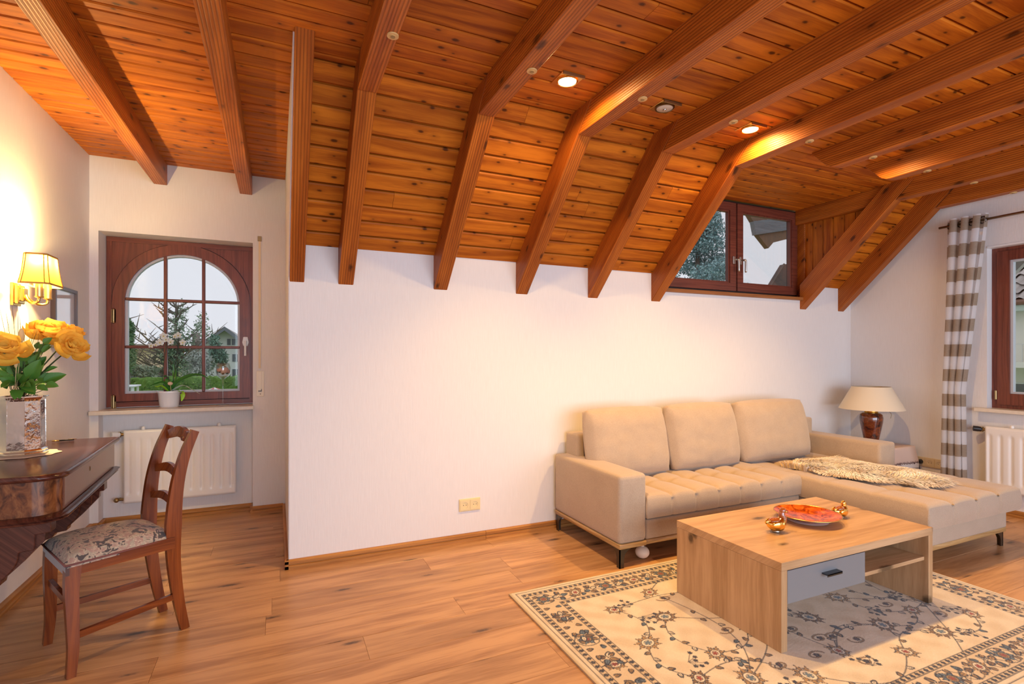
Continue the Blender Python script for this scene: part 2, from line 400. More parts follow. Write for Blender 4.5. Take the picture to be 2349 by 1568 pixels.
for (a, b), l in (((3.315, 3.402), 'short timber beam with rounded free end beneath the dormer ceiling, nearer the arched alcove'), ((3.897, 3.984), 'short timber beam with rounded free end beside the rafter that crosses the dormer cheek')):
    t = thing('ceiling_beam', l, 'beam', ((a+b)/2, 2.2, ZB)); collar(a, b, t, 2.375)
for (a, b), l in (((-.835, -.750), 'yellow lit timber ceiling beam nearest the sconce wall in the alcove'), ((-.267, -.179), 'ridged timber ceiling beam between arched window and return wall')):
    t = thing('ceiling_beam', l, 'beam', ((a+b)/2, W, 2.53))
    MB().prism([(YB, ZB), (2.41, ZB), (W+.01, 2.529), (W+.01, 2.70), (2.41, ZC+.008), (YB, ZC+.008)], a, b, 'x', bev=.003).build('timber', M_collar, t)
# ---- dormer cheek, header, sill board
dc = struct('trim_1', (4.57, 3.0, 1.8), 'upright pine panelling of the dormer cheek')
ys = [3.36-.098*k for k in range(9)]
for y1, y0 in zip(ys, ys[1:]):
    a, b = y0+.003, y1-.003
    MB().prism([(a, ZK+(K-a)*SL-.05), (b, ZK+(K-b)*SL-.05), (b, ZC), (a, ZC)], 4.57, 4.585, 'x').build('cheek_board', M_cheek, dc)
MB().prism([(2.55, ZC), (3.45, ZC), (3.45, 1.79), (K, ZK-.03)], 4.584, 4.60, 'x').build('backing', M_cheek, dc)
MB().box(4.548, 4.585, 3.33, 3.42, 1.79, ZC, .003).build('corner_post', M_rafter, dc)
d2 = struct('trim_2', (2.83, 3.0, 1.8), 'pine panelling of the far dormer cheek')
for y1, y0 in zip(ys, ys[1:]):
    a, b = y0+.003, y1-.003
    MB().prism([(a, ZK+(K-a)*SL-.05), (b, ZK+(K-b)*SL-.05), (b, ZC), (a, ZC)], 2.83, 2.845, 'x').build('cheek_board', M_cheek, d2)
MB().prism([(2.55, ZC), (3.45, ZC), (3.45, 1.79), (K, ZK-.03)], 2.816, 2.831, 'x').build('backing', M_cheek, d2)
tag(MB().box(4.505, 4.572, 2.35, 3.395, 2.495, ZC+.003, .003).build('trim_3', M_collar), 'ridged header beam over the dormer cheek', kind='structure')
tag(MB().box(2.815, 4.53, K-.035, 3.45, 1.768, 1.797, .004).build('trim_4', wood('sill_timber', (.40, .16, .05), (.28, .10, .025), (1, 0, 0), (0, 1, 1), ring=30, knots=0)), 'narrow brown sill board under the dormer window', kind='structure')
# ---- windows
def rect(a0, a1, b0, b1): return [(a0, b0), (a1, b0), (a1, b1), (a0, b1)]
def handle_y(root, x, z, y, flip=1, m=None):
    m = m or M_chrome
    h = MB().box(x-.014, x+.014, y-.012, y, z-.035, z+.035, .003).build('handle', m, root)
    MB().tube(spline([(x, y-.01, z), (x, y-.045, z), (x+.006*flip, y-.055, z-.012), (x+.008*flip, y-.055, z-.11)], 6), [.009]*18+[.008], 8).build('lever', m, h, True)
def casement_y(root, x0, x1, z0, z1, y, fw=.07, depth=.05):
    """one opening sash in a plane of constant y (front face y)"""
    s = MB().ring(rect(x0+fw, x1-fw, z0+fw, z1-fw), rect(x0, x1, z0, z1), y, y+depth, 'y').build('sash', M_mahx, root)
    MB().ring(rect(x0+fw+.012, x1-fw-.012, z0+fw+.012, z1-fw-.012), rect(x0+fw-.001, x1-fw+.001, z0+fw-.001, z1-fw+.001), y+.012, y+.045, 'y').build('glazing_bead', M_mah, s)
    MB().box(x0+fw, x1-fw, y+.026, y+.030, z0+fw, z1-fw).build('pane', M_glass, s)
    return s
# window_2: dormer casement of two sashes
w2 = struct('window_2', (3.744, 3.40, 1.80), 'dark wood dormer window with two casements and metal handles')
DX0, DX1 = 2.93, 4.565
MB().ring(rect(DX0+.045, DX1-.045, 1.83, 2.60), rect(DX0-.09, DX1+.01, 1.795, ZC), 3.415, 3.50, 'y').build('frame', plain('dark_brown_frame', (.028, .014, .012), .4), w2)
casement_y(w2, DX0+.03, 3.735, 1.828, 2.612, 3.395); casement_y(w2, 3.753, DX1-.03, 1.828, 2.612, 3.395)
handle_y(w2, 3.703, 2.10, 3.395); handle_y(w2, 3.785, 2.10, 3.395)
# window_1: arched alcove window
w1 = struct('window_1', (-.67, 4.79, .86), 'mahogany window with round arch, nine panes and white handle')
GX0, GX1, GZ0, GT = -1.051, -.278, .962, 2.045
gc, gr = (GX0+GX1)/2, (GX1-GX0)/2; gs = GT-gr
def arch(r_off, zb, n=28):
    R = gr+r_off; return [(gc-R, zb), (gc+R, zb)]+[(gc+R*math.cos(PI*k/n), gs+R*math.sin(PI*k/n)) for k in range(n+1)]
FX0, FX1, FZ0, FZ1 = NX0+.003, NX1-.003, .862, 2.146
def torect(p, x0, x1, z0, z1):
    if p[1] <= gs: return (x0 if p[0] < gc else x1, z0 if p[1] < gs-.2 else p[1])
    dx, dz = p[0]-gc, p[1]-gs; ts = [(z1-gs)/dz if dz > 1e-6 else 1e9, ((x1 if dx > 0 else x0)-gc)/dx if abs(dx) > 1e-6 else 1e9]; t = min(ts)
    return (gc+dx*t, gs+dz*t)
SB = .905
ins, outs = arch(0, GZ0), arch(.078, SB)
fr_in = outs; n_ = 28
angs = sorted(set([PI*k/n_ for k in range(n_+1)]+[math.atan2(FZ1-gs, FX1-gc), math.atan2(FZ1-gs, FX0-gc)]))
fin = [(gc-gr-.083, SB-.006), (gc+gr+.083, SB-.006)]+[(gc+(gr+.083)*math.cos(a), gs+(gr+.083)*math.sin(a)) for a in angs]
fout = [torect(p, FX0, FX1, FZ0, FZ1) for p in fin]
MB().ring(fin, fout, 4.800, 4.86, 'y').build('frame', M_mah, w1)
MB().ring(ins, outs, 4.786, 4.85, 'y').build('sash', M_mah, w1)
MB().ring(arch(.06, SB+.02), arch(.10, SB-.03), 4.838, 4.858, 'y').build('rebate', M_mah, w1)
MB().ring(arch(-.016, GZ0+.016), arch(.002, GZ0-.002), 4.806, 4.85, 'y').build('glazing_bead', M_seal, w1)
for k in range(2):
    lo, hi = (FX0, gc-gr-.05) if k == 0 else (gc+gr+.05, FX1)
    MB().box(lo, lo+.032 if k == 0 else hi, 4.794, 4.84, FZ0, FZ1).build('frame_stile', M_mah, w1) if k == 0 else MB().box(hi-.03, hi, 4.794, 4.84, FZ0, FZ1).build('frame_stile', M_mah, w1)
MB().box(FX0, FX1, 4.792, 4.84, FZ1-.035, FZ1).build('frame_head', M_mahx, w1)
MB().box(FX0, FX1, 4.798, 4.84, FZ0, SB-.006).build('frame_bottom', M_mahx, w1)
xs = [GX0, GX0+(GX1-GX0)/3, GX0+2*(GX1-GX0)/3, GX1]; zs = [GZ0, 1.318, 1.683]
def ztop(x): return gs+math.sqrt(max(0, gr*gr-(x-gc)**2))
for x in xs[1:3]: MB().box(x-.011, x+.011, 4.800, 4.845, GZ0, ztop(x)+.005, .004).build('muntin', M_mah, w1)
for z in zs[1:]: MB().box(GX0, GX1, 4.801, 4.844, z-.011, z+.011, .004).build('muntin', M_mahx, w1)
for i in range(3):
    a, b = xs[i], xs[i+1]
    for j in range(2): MB().box(a, b, 4.822, 4.826, zs[j], zs[j+1]).build('pane', M_glass, w1)
    top = [(b-(b-a)*k/10, ztop(b-(b-a)*k/10)) for k in range(11)]
    MB().prism([(a, zs[2]), (b, zs[2])]+top, 4.822, 4.826, 'y').build('pane', M_glass, w1)
hx = gc+gr+.043
h = MB().prism([(hx-.016, 1.33), (hx+.016, 1.33), (hx+.024, 1.36), (hx+.016, 1.405), (hx-.016, 1.405), (hx-.024, 1.36)], 4.772, 4.787, 'y', bev=.003).build('handle', M_white, w1)
MB().tube([(hx, 4.775, 1.365), (hx, 4.745, 1.365)], .012, 12).tube([(hx, 4.742, 1.372), (hx, 4.742, 1.25)], .009, 10).build('lever', M_white, h, True, sharp=40)
for z in (1.55, .90): MB().tube([(FX0+.045, 4.787, z-.045), (FX0+.045, 4.787, z+.045)], .009, 10).ball((FX0+.045, 4.787, z+.047), .011, 10, 8).ball((FX0+.045, 4.787, z-.047), .011, 10, 8).box(FX0+.03, FX0+.06, 4.786, 4.80, z-.05, z+.05).build('hinge', M_dbrass, w1)
tag(MB().box(NX0-.012-.03, NX1+.006, W-.065, 4.80, .828, .856, .005, 2).build('window_sill', M_marble), 'cream stone sill under the arched alcove window', 'window sill')
# window_3: gable window
w3 = struct('window_3', (5.29, 1.6, .83), 'dark red wood window in the gable wall')
FXr = XR+.075
MB().ring(rect(RY0+.06, RY1-.06, RZ0+.085, RZ1-.06), rect(RY0, RY1, RZ0+.025, RZ1-.012), FXr, FXr+.07, 'x').build('frame', M_mah, w3)
s3 = MB().ring(rect(RY0+.125, RY1-.115, RZ0+.15, RZ1-.12), rect(RY0+.04, RY1-.04, RZ0+.06, RZ1-.045), FXr-.014, FXr+.05, 'x').build('sash', M_mah, w3)
MB().ring(rect(RY0+.14, RY1-.132, RZ0+.165, RZ1-.135), rect(RY0+.124, RY1-.114, RZ0+.149, RZ1-.119), FXr+.005, FXr+.045, 'x').build('glazing_bead', M_seal, s3)
MB().box(FXr+.02, FXr+.024, RY0+.125, RY1-.115, RZ0+.15, RZ1-.12).build('pane', M_glass, s3)
MB().tube([(FXr-.012, RY1-.03, .90), (FXr-.012, RY1-.03, .97)], .009, 10).build('hinge', M_dbrass, w3)
MB().box(XR-.004, XR+.10, RY0, RY1, RZ1-.013, RZ1+.004, .002).build('head_lining', M_white, w3)
tag(MB().box(XR-.075, FXr+.03, RY0-.03, RY1+.055, RZ0+.002, RZ0+.030, .004, 2).build('window_sill', M_marble), 'cream stone sill under the gable window', 'window sill')
# ================================================================== FIXTURES
M_rad = plain('white_enamel', (.84, .82, .79), .3)
def radiator(name, label, w, h, M, valve, knob=None):
    """steel panel radiator in local x (width), z (height), front towards -y"""
    root = thing(name, label, 'radiator', (0, 0, 0)); root.matrix_world = M; d = .05
    n = max(4, round(w/.065)); r = .02
    sm = lambda t: max(0, min(1, t))**2*(3-2*max(0, min(1, t)))
    def f(u, v):
        x, z = u*w, v*h; p = (x/w*n) % 1; i = int(x/w*n)
        k = sm((z-.05)/.035)*sm((h-.05-z)/.035)*(1 if .02 < x < w-.02 else 0)
        c = math.exp(-((p-.5)/.17)**2); e = min(x, w-x, z, h-z); rnd = -(.012*max(0, 1-e/.012)**2)
        return (x, -.012*(1-c)*k*0+.010*c*k-rnd*1.0, z)
    bm = MB().grid(f, n*12+1, 48)
    bm.box(0.001, w-.001, .011, .030, .001, h-.001)
    bm.build('panel', M_rad, root, True, False, 50)
    for x in (.16*w, .84*w): MB().lathe([(.012, 0), (.014, .012), (.008, .022)], 12, (x, .03, h)).build('bracket_cap', M_rad, root, True, False, 40)
    s = -1 if valve < 0 else 1; x0 = 0 if s < 0 else w
    v = MB().tube([(x0, .03, h-.03), (x0+s*.03, .03, h-.03)], .012, 10).lathe([(.011, -.02), (.014, 0), (.011, .02)], 10, (x0+s*.03, .03, h-.03)).build('valve', M_dbrass, root, True, False, 40)
    MB().tube([(x0+s*.03, .03, h-.03), (x0+s*.05, .015, h-.028), (x0+s*.072, .0, h-.026)], [.018, .022, .021], 14).build('valve_knob', knob or M_white, v, True, False, 40)
    MB().tube([(x0, .03, .03), (x0+s*.03, .03, .03), (x0+s*.032, .06, .03)], .010, 10).ball((x0+s*.045, .02, .03), .018, 10, 8).build('pipe_fitting', M_dbrass, root, True, False, 40)
    MB().box(.1*w, .14*w, .028, .075, .1*h, .9*h).build('wall_bracket', M_rad, root, world=False); MB().box(.86*w, .90*w, .028, .075, .1*h, .9*h).build('wall_bracket', M_rad, root, world=False)
    return root
radiator('radiator', 'white panel radiator in the niche under the arched window', .735, .54, Matrix.Translation((-1.03, 4.655, .158)), -1)
radiator('radiator', 'white panel radiator beside the curtain under the gable window', 1.0, .50, Matrix.Translation((5.137, 2.215, .19)) @ Matrix.Rotation(-PI/2, 4, 'Z'), -1, M_black)
# sockets
def socket_row(name, label, n, M, m):
    root = thing(name, label, 'socket'); root.matrix_world = M; u = .0715
    MB().box(-.004, n*u+.004, -.008, .001, -.004, u+.008, .002).build('frame', m, root, world=False)
    for k in range(n):
        c = MB().ring([(k*u+u/2+.021*math.cos(2*PI*i/24), u/2+.002+.021*math.sin(2*PI*i/24)) for i in range(24)], [(k*u+u/2+.033*max(-1, min(1, 1.5*math.cos(2*PI*i/24))), u/2+.002+.033*max(-1, min(1, 1.5*math.sin(2*PI*i/24)))) for i in range(24)], -.011, -.004, 'y').build('cover', m, root, world=False)
        MB().lathe([(.0215, 0), (.0215, .004)], 24).xf(Matrix.Translation((k*u+u/2, -.002, u/2+.002)) @ Matrix.Rotation(PI/2, 4, 'X')).build('socket_well', m, c, world=False)
        for dx in (-.0095, .0095): MB().lathe([(.0028, 0), (.0028, .002)], 8).xf(Matrix.Translation((k*u+u/2+dx, -.0062, u/2+.002)) @ Matrix.Rotation(PI/2, 4, 'X')).build('contact_hole', M_black, c, world=False)
    return root
socket_row('wall_socket', 'cream double wall socket on the knee wall near the sofa', 2, Matrix.Translation((1.117, K, .206)), M_cream)
sk = socket_row('wall_socket', 'cream row of wall sockets by the side table legs', 3, Matrix.Translation((XR, 2.735, .275)) @ Matrix.Rotation(-PI/2, 4, 'Z'), plain('dull_cream_plastic', (.66, .54, .36), .45))
pg = thing('power_plug', 'black round power plug in the gable wall socket', 'plug', (XR-.012, 2.70, .313))
MB().lathe([(.019, 0), (.019, .02), (.012, .034)], 16).xf(Matrix.Translation((XR-.006, 2.699, .313)) @ Matrix.Rotation(-PI/2, 4, 'Y')).build('plug_body', M_black, pg, True, sharp=40)
MB().tube(spline([(XR-.035, 2.70, .313), (XR-.042, 2.70, .30), (XR-.03, 2.695, .24), (XR-.026, 2.69, .08), (XR-.026, 2.69, .012)], 6), .0035, 6).build('cord', M_black, pg, True)
# ceiling spotlights
M_lens_on = NT('lit_lamp_lens'); M_lens_on.base((1, .9, .7)); M_lens_on.b.inputs['Emission Color'].default_value = (1, .82, .5, 1); M_lens_on.set(emit=14); M_lens_on = M_lens_on.m
M_lens_off = plain('grey_reflector_lens', (.52, .47, .42), .3, 0.)
def spot(x, y, label, on, cone=1.85, power=1.):
    r = thing('ceiling_spotlight', label, 'spotlight', (x, y, ZC))
    MB().box(x-.062, x+.062, y-.062, y+.062, ZC-.004, ZC+.002, .001).build('mount_plate', M_brass, r)
    MB().box(x-.06, x+.062, y-.068, y-.062, ZC-.014, ZC+.002).build('plate_edge', M_dbrass, r)
    MB().lathe([(.053, -.004), (.053, -.010), (.049, -.014), (.045, -.012), (.045, -.003)], 32, (x, y, ZC)).build('rim', M_brass if on else plain('bronze_ring', (.16, .11, .06), .35, 1.), r, True, sharp=35)
    MB().lathe([(0, -.016), (.02, -.0155), (.040, -.0135), (.0445, -.011)], 24, (x, y, ZC), caps=False).build('lens', M_lens_on if on else M_lens_off, r, True)
    if not on: MB().ball((x, y, ZC-.016), .009, 10, 6).build('lamp_tip', M_chrome, r, True)
    if on:
        l = bpy.data.lights.new('spot_lamp', 'SPOT'); l.color = WARM; l.energy = SPOT_W*power; l.spot_size = cone; l.spot_blend = .75; l.shadow_soft_size = .03
        o = bpy.data.objects.new('spot_lamp', l); COL.objects.link(o); o.parent = r; o.location = (0, 0, -.03)
        l2 = bpy.data.lights.new('spot_spill', 'SPOT'); l2.color = WARM; l2.energy = SPILL_W*power; l2.spot_size = 3.0; l2.spot_blend = .4; l2.shadow_soft_size = .03
        o2 = bpy.data.objects.new('spot_spill', l2); COL.objects.link(o2); o2.parent = r; o2.location = (0, 0, -.028)
    return r
spot(1.323, 2.25, 'lit round brass ceiling spotlight shining above the bare floor', True)
spot(1.957, 2.27, 'unlit round ceiling spotlight with grey lens', False)
spot(2.615, 2.27, 'lit brass ceiling spotlight half hidden behind a collar beam', True)
spot(3.64, 2.2, 'lit brass ceiling spotlight between the two short free-ended beams', True, power=.7)
# roller shutter strap
sp = thing('shutter_strap', 'cream roller shutter strap on the alcove wall beside the arched window', 'shutter strap', (-.125, W, .93))
MB().box(-.140, -.112, W-.008, W+.001, 2.165, 2.205, .002).build('strap_guide', M_dbrass, sp)
MB().box(-.134, -.118, W-.005, W-.003, 1.15, 2.18).build('strap', plain('cream_webbing', (.80, .66, .44), .7), sp)
MB().box(-.149, -.094, W-.006, W+.001, .925, 1.13, .003).build('winder_plate', plain('ivory_plastic', (.86, .80, .66), .4), sp)
MB().box(-.139, -.109, W-.010, W-.005, .965, 1.125, .002).build('winder_cover', plain('ivory_plastic', (.86, .80, .66), .4), sp)
MB().box(-.136, -.112, W-.0125, W-.009, .965, .972).box(-.115, -.111, W-.0125, W-.009, .965, .985).build('slot', M_black, sp)
MB().ball((-.121, W-.007, .945), .004, 8, 6).build('screw', M_dbrass, sp)
# framed picture on the left wall
pf = thing('framed_picture', 'narrow dark framed glazed picture on the wall beyond the sconce', 'picture', (XL, 4.1, 1.45))
MB().ring(rect(3.935, 4.27, 1.32, 1.655), rect(3.915, 4.29, 1.30, 1.675), XL, XL+.025, 'x').build('frame', plain('dark_grey_frame', (.10, .09, .10), .3), pf)
MB().box(XL, XL+.010, 3.93, 4.275, 1.315, 1.66).build('glazing', plain('picture_glass_reflection', (.80, .82, .84), .04, 0., spec=.9, coat=1.), pf)  # pale base colour paints in the sky mirrored by the glass
# brass wall sconce with fabric shade
sc = thing('wall_sconce', 'lit brass double wall sconce with bell shaped yellow fabric shade', 'wall lamp', (XL, 3.45, 1.56))
MB().box(XL, XL+.014, 3.405, 3.495, 1.505, 1.62, .002).box(XL+.012, XL+.032, 3.413, 3.487, 1.515, 1.61, .004).box(XL+.03, XL+.048, 3.425, 3.475, 1.530, 1.595, .003).build('backplate', M_brass, sc)
for y in (3.395, 3.505):
    MB().tube(spline([(XL+.045, 3.45, 1.56), (XL+.06, lerp(3.45, y, .3), 1.535), (XL+.085, lerp(3.45, y, .75), 1.518), (XL+.112, y, 1.525), (XL+.118, y, 1.545)], 8), .0065, 10).build('arm', M_brass, sc, True)
    MB().lathe([(.006, 0), (.019, .006), (.020, .010), (.008, .012)], 16, (XL+.118, y, 1.542)).build('drip_dish', M_brass, sc, True, sharp=40)
    MB().lathe([(.0155, 0), (.0155, .075)], 16, (XL+.118, y, 1.552)).build('candle_sleeve', plain('brushed_brass', (.72, .55, .25), .35, 1.), sc, True, sharp=40)
M_shade = NT('yellow_lamp_fabric'); _d = M_shade.n('ShaderNodeBsdfDiffuse', ins={0: (.78, .52, .16, 1)}); _t = M_shade.n('ShaderNodeBsdfTranslucent', ins={0: (.85, .42, .04, 1)}); _m = M_shade.n('ShaderNodeMixShader', ins={0: .2, 1: _d.outputs[0], 2: _t.outputs[0]}); M_shade.link(_m.outputs[0], M_shade.out.inputs[0]); M_shade = M_shade.m
cxs, cys = XL+.108, 3.45
def shade_ring(t, o=0.):
    fl = .5*t+.5*t**2.6          # bell flare, t=0 top, 1 bottom
    hx, hy, ch = lerp(.046, .062, fl)+o, lerp(.078, .105, fl)+o, lerp(.012, .016, fl)
    return [(cxs+a, cys+b) for a, b in ((hx-ch, -hy), (hx, -hy+ch), (hx, hy-ch), (hx-ch, hy), (-hx+ch, hy), (-hx, hy-ch), (-hx, -hy+ch), (-hx+ch, -hy))]
sh = MB(); N_ = 12; prev = None
for i in range(N_+1):
    t = i/N_; z = lerp(1.765, 1.615, t); rg = [sh.bm.verts.new((*p, z)) for p in shade_ring(t)]
    if prev:
        for k in (0, 1, 2, 3, 4, 6, 7): sh.bm.faces.new((prev[k], prev[(k+1) % 8], rg[(k+1) % 8], rg[k]))   # open towards the wall
    prev = rg
shade = sh.build('shade', M_shade, sc)
M_trim = plain('amber_shade_trim', (.45, .22, .05), .7)
for t in (0, 1):
    z = lerp(1.765, 1.615, t); a, b = shade_ring(t, .0015), shade_ring(t, -.001)
    MB().ring([(p[0], p[1]) for p in b], [(p[0], p[1]) for p in a], 0, .009, 'y').xf(Matrix(((1, 0, 0, 0), (0, 0, 1, 0), (0, 1, 0, z-.004), (0, 0, 0, 1)))).build('trim_band', M_trim, shade)
for k in range(8):
    MB().tube([(*shade_ring(i/8, .001)[k], lerp(1.765, 1.615, i/8)) for i in range(9)], .0022, 6).build('seam', M_trim, shade, True)
for y in (3.395, 3.505):
    l = bpy.data.lights.new('sconce_bulb', 'POINT'); l.color = (1, .72, .30); l.energy = SCONCE_W; l.shadow_soft_size = .02
    o = bpy.data.objects.new('sconce_bulb', l); COL.objects.link(o); o.parent = sc; o.location = (.118, y-3.45, 1.736-1.56)
# ================================================================== ALCOVE FURNITURE
M_desk = wood('dark_polished_walnut', (.115, .036, .022), (.055, .015, .010), (0, 1, 0), (1, 0, 1), rough=.2, ring=55, knots=0, vary=0, spec=.55, bumps=.05)
M_deskf = wood('walnut_drawer_veneer', (.20, .078, .042), (.115, .038, .020), (0, 0, 1), (1, 1, 0), rough=.18, ring=50, knots=0, vary=0, spec=.55, bumps=.04)
tb = NT('burl_veneer'); _v = tb.coord(False); _b = tb.noise(tb.n('ShaderNodeMapping', ins={0: _v, 'Scale': (1, 1, .5)}).outputs[0], 26., 5, .6, 1.2)
tb.base(tb.ramp(_b, [(.36, (.045, .012, .006)), (.52, (.17, .055, .018)), (.66, (.27, .105, .035))])); tb.set(rough=.2, spec=.55); M_burl = tb.m
dk = thing('console_desk', 'dark polished wall-mounted writing console with drawer and scroll brackets', 'desk', (XL, 3.15, .785))
def desk_outline(o, r=.085, n=8):
    nx, fx, y0, y1 = -.768+o, -.822+o, 2.592-o, 3.66+o
    xf_ = lambda y: lerp(nx, fx, (y-2.6)/1.03)
    a = [(XL+.003, y0), (nx-r, y0)]
    cx, cy = xf_(y0+r)-r, y0+r
    a += [(cx+r*math.sin(PI/2*k/n), cy-r*math.cos(PI/2*k/n)) for k in range(1, n+1)]
    return a+[(xf_(y1-.02), y1-.02), (xf_(y1)-.014, y1), (XL+.003, y1)]
def slab(name, zo, mat, par):
    """stack of outlines (z, offset) joined to one moulded edge"""
    mb = MB(); rings = [[mb.bm.verts.new((*p, z)) for p in desk_outline(o)] for z, o in zo]; m = len(rings[0])
    for A, B in zip(rings, rings[1:]):
        for k in range(m): mb.bm.faces.new((A[k], A[(k+1) % m], B[(k+1) % m], B[k]))
    mb.bm.faces.new(rings[0][::-1]); mb.bm.faces.new(rings[-1]); return mb.build(name, mat, par, True, sharp=38)
slab('desk_top', [(.757, -.018), (.759, -.008), (.764, -.002), (.771, .002), (.778, .001), (.783, -.003), (.785, -.009)], M_desk, dk)
slab('case', [(.615, -.026), (.758, -.026)], M_burl, dk)
slab('base_moulding', [(.588, -.035), (.590, -.016), (.594, -.006), (.599, -.004), (.602, -.008), (.606, -.002), (.612, .004), (.617, -.004), (.620, -.018), (.622, -.028)], M_desk, dk)
xf_ = lambda y, o=0: lerp(-.768, -.822, (y-2.6)/1.03)+o
dr = MB(); dr.prism([(xf_(2.70, -.034), 2.70), (xf_(2.70, -.022), 2.70), (xf_(3.63, -.022), 3.63), (xf_(3.63, -.034), 3.63)], .6235, .7555, 'z', bev=.0015)
dr = dr.build('drawer_front', M_deskf, dk)
kx, ky = xf_(3.10, -.0215), 3.10
MB().box(kx-.001, kx+.0012, ky-.004, ky+.004, .70, .722, .001).build('keyhole', M_dbrass, dr)
MB().box(kx+.001, kx+.0016, ky-.0015, ky+.0015, .703, .718).build('key_slot', M_black, dr)
def bracket(y0, y1):
    o = [(XL+.003, .59), (-.835, .59), (-.835, .535), (-.885, .530), (-.888, .470), (-.935, .466)]
    o += [(-.937-.05*(k/8)**2.2, .462-.095*(k/8)) for k in range(9)]+[(-.992, .345), (-1.010, .343), (-1.04, .338), (-1.05, .318), (-1.10, .300), (XL+.003, .295)]
    b = MB().prism(o, y0, y1, 'y', bev=.0025).build('scroll_bracket', M_desk, dk)
    MB().prism([(XL+.003, .59), (-.85, .59), (-.86, .50), (-.93, .42), (-1.00, .35), (XL+.003, .33)], y0+.012, y1-.012, 'y').build('bracket_core', M_desk, b)
bracket(2.69, 2.745); bracket(3.40, 3.455)
# pen
pn = thing('ballpoint_pen', 'small dark and brass pen lying on the console desk', 'pen', (-1.04, 3.58, .785))
MB().tube([(-1.075, 3.575, .7905), (-1.015, 3.59, .7905)], .0042, 8).build('barrel', M_black, pn, True)
MB().tube([(-1.105, 3.568, .7905), (-1.075, 3.575, .7905)], [.0025, .0045], 8).build('brass_tip', M_brass, pn, True); MB().tube([(-1.04, 3.584, .7945), (-1.005, 3.593, .793)], .0016, 6).build('pocket_clip', M_brass, pn, True)
# chair
M_ch = wood('cherry_chair_wood', (.25, .062, .012), (.13, .027, .006), (0, 0, 1), (1, 1, 0), rough=.25, ring=30, knots=.5, knot_sp=(2., 6.), vary=0, spec=.5, bumps=.06)
M_chx = wood('cherry_chair_rail', (.25, .062, .012), (.13, .027, .006), (0, 1, 0), (1, 0, 1), rough=.25, ring=30, knots=0, vary=0, spec=.5, bumps=.06)
tt = NT('tapestry_fabric'); v = tt.coord(False)
n1 = tt.noise(v, 26., 3, .55, 1.6); n2 = tt.noise(tt.n('ShaderNodeVectorMath', operation='ADD', ins={0: v, 1: (3.1, 1.7, 0)}).outputs[0], 17., 2, .5, 2.2); n3 = tt.noise(v, 420., 2)
c = tt.mix(tt.ramp(n2, [(.47, 0.), (.53, 1.)]), (.42, .37, .29), (.44, .29, .24))
c = tt.mix(tt.ramp(tt.math('ABSOLUTE', tt.math('SUBTRACT', n1, .5)), [(.0, .9), (.014, .7), (.026, 0.)]), c, (.66, .56, .42))
c = tt.mix(tt.ramp(n1, [(.56, 0.), (.58, 1.)]), c, (.028, .034, .050))
tt.base(tt.mix(tt.math('MULTIPLY', n3, .5), c, (.22, .17, .13))); tt.set(rough=.9, sheen=.2); tt.bump(n3, .4, .001); M_tap = tt.m
chair = thing('dining_chair', 'cherry wood chair with curved ladder back and floral tapestry seat at the console', 'chair', (-.636, 2.812, 0), 2.054)
B = lambda n, mb, m=M_ch, par=chair, sm=False: mb.build(n, m, par, sm, False)
for s in (-1, 1):
    pth = spline([(s*.165, .196, .435), (s*.170, .202, .33), (s*.178, .200, .2), (s*.185, .200, .1), (s*.190, .208, 0)], 5)
    B('leg', MB().sweep(pth, [(lerp(.042, .027, i/(len(pth)-1)), lerp(.052, .030, (i/(len(pth)-1))**.8)) for i in range(len(pth))]))
    pth = spline([(s*.132, -.212, 0), (s*.136, -.185, .14), (s*.142, -.165, .30), (s*.150, -.158, .43), (s*.152, -.162, .55), (s*.152, -.176, .68), (s*.152, -.205, .80), (s*.152, -.247, .905)], 4)
    m = len(pth)-1; wd_ = lambda t: lerp(.034, .062, t/.5) if t < .5 else lerp(.062, .032, (t-.5)/.5)
    B('rear_leg_and_stile', MB().sweep(pth, [(.027, wd_(i/m)) for i in range(m+1)]))
    B('side_rail', MB().sweep([(s*.158, -.16, .415), (s*.172, .19, .415)], (.022, .050)), M_chx)
    B('side_stretcher', MB().sweep([(s*.139, -.175, .165), (s*.178, .20, .150)], (.016, .026)), M_chx)
B('front_rail', MB().box(-.165, .165, .188, .210, .392, .440), M_chx); B('rear_rail', MB().box(-.15, .15, -.172, -.15, .392, .440), M_chx)
B('front_stretcher', MB().box(-.175, .175, .195, .211, .262, .288), M_chx)
def slat(z, h, bow, dip, y, nm):
    N = 16; mb = MB()
    def prof(t): return (lerp(-.152, .152, t), y-bow*math.sin(PI*t), z+dip*(math.cos(2*PI*t*1.5)*.5))
    P = [Vector(prof(i/N)) for i in range(N+1)]
    return B(nm, mb.sweep(P, [(h*(1+.35*math.sin(PI*i/N)**2), .016) for i in range(N+1)], side=(0, 0, 1)), M_chx, sm=False)
slat(.872, .042, .030, .020, -.232, 'crest_rail'); slat(.712, .034, .026, .014, -.184, 'back_slat'); slat(.585, .030, .022, .010, -.166, 'back_slat')
B('crest_scroll', MB().tube([(-.018, -.262, .850), (.018, -.262, .850)], .014, 10), M_chx, sm=True); B('slat_scroll', MB().tube([(-.014, -.212, .698), (.014, -.212, .698)], .012, 10), M_chx, sm=True)
def seatf(u, v):
    x_, y_ = (u-.5)*2, (v-.5)*2
    ex = 1-abs(x_)**3.2; ey = 1-abs(y_)**3.2
    hw = lerp(.163, .190, v)
    return (x_*hw, lerp(-.150, .222, v), .438+.058*max(0, ex*ey)**.38)
cu = MB().grid(seatf, 25, 25); cu.prism([(-.163, -.150), (.163, -.150), (.190, .222), (-.190, .222)], .425, .4385, 'z')
cu = B('seat_cushion', cu, M_tap, sm=True); cu.data.set_sharp_from_angle(angle=1.0)
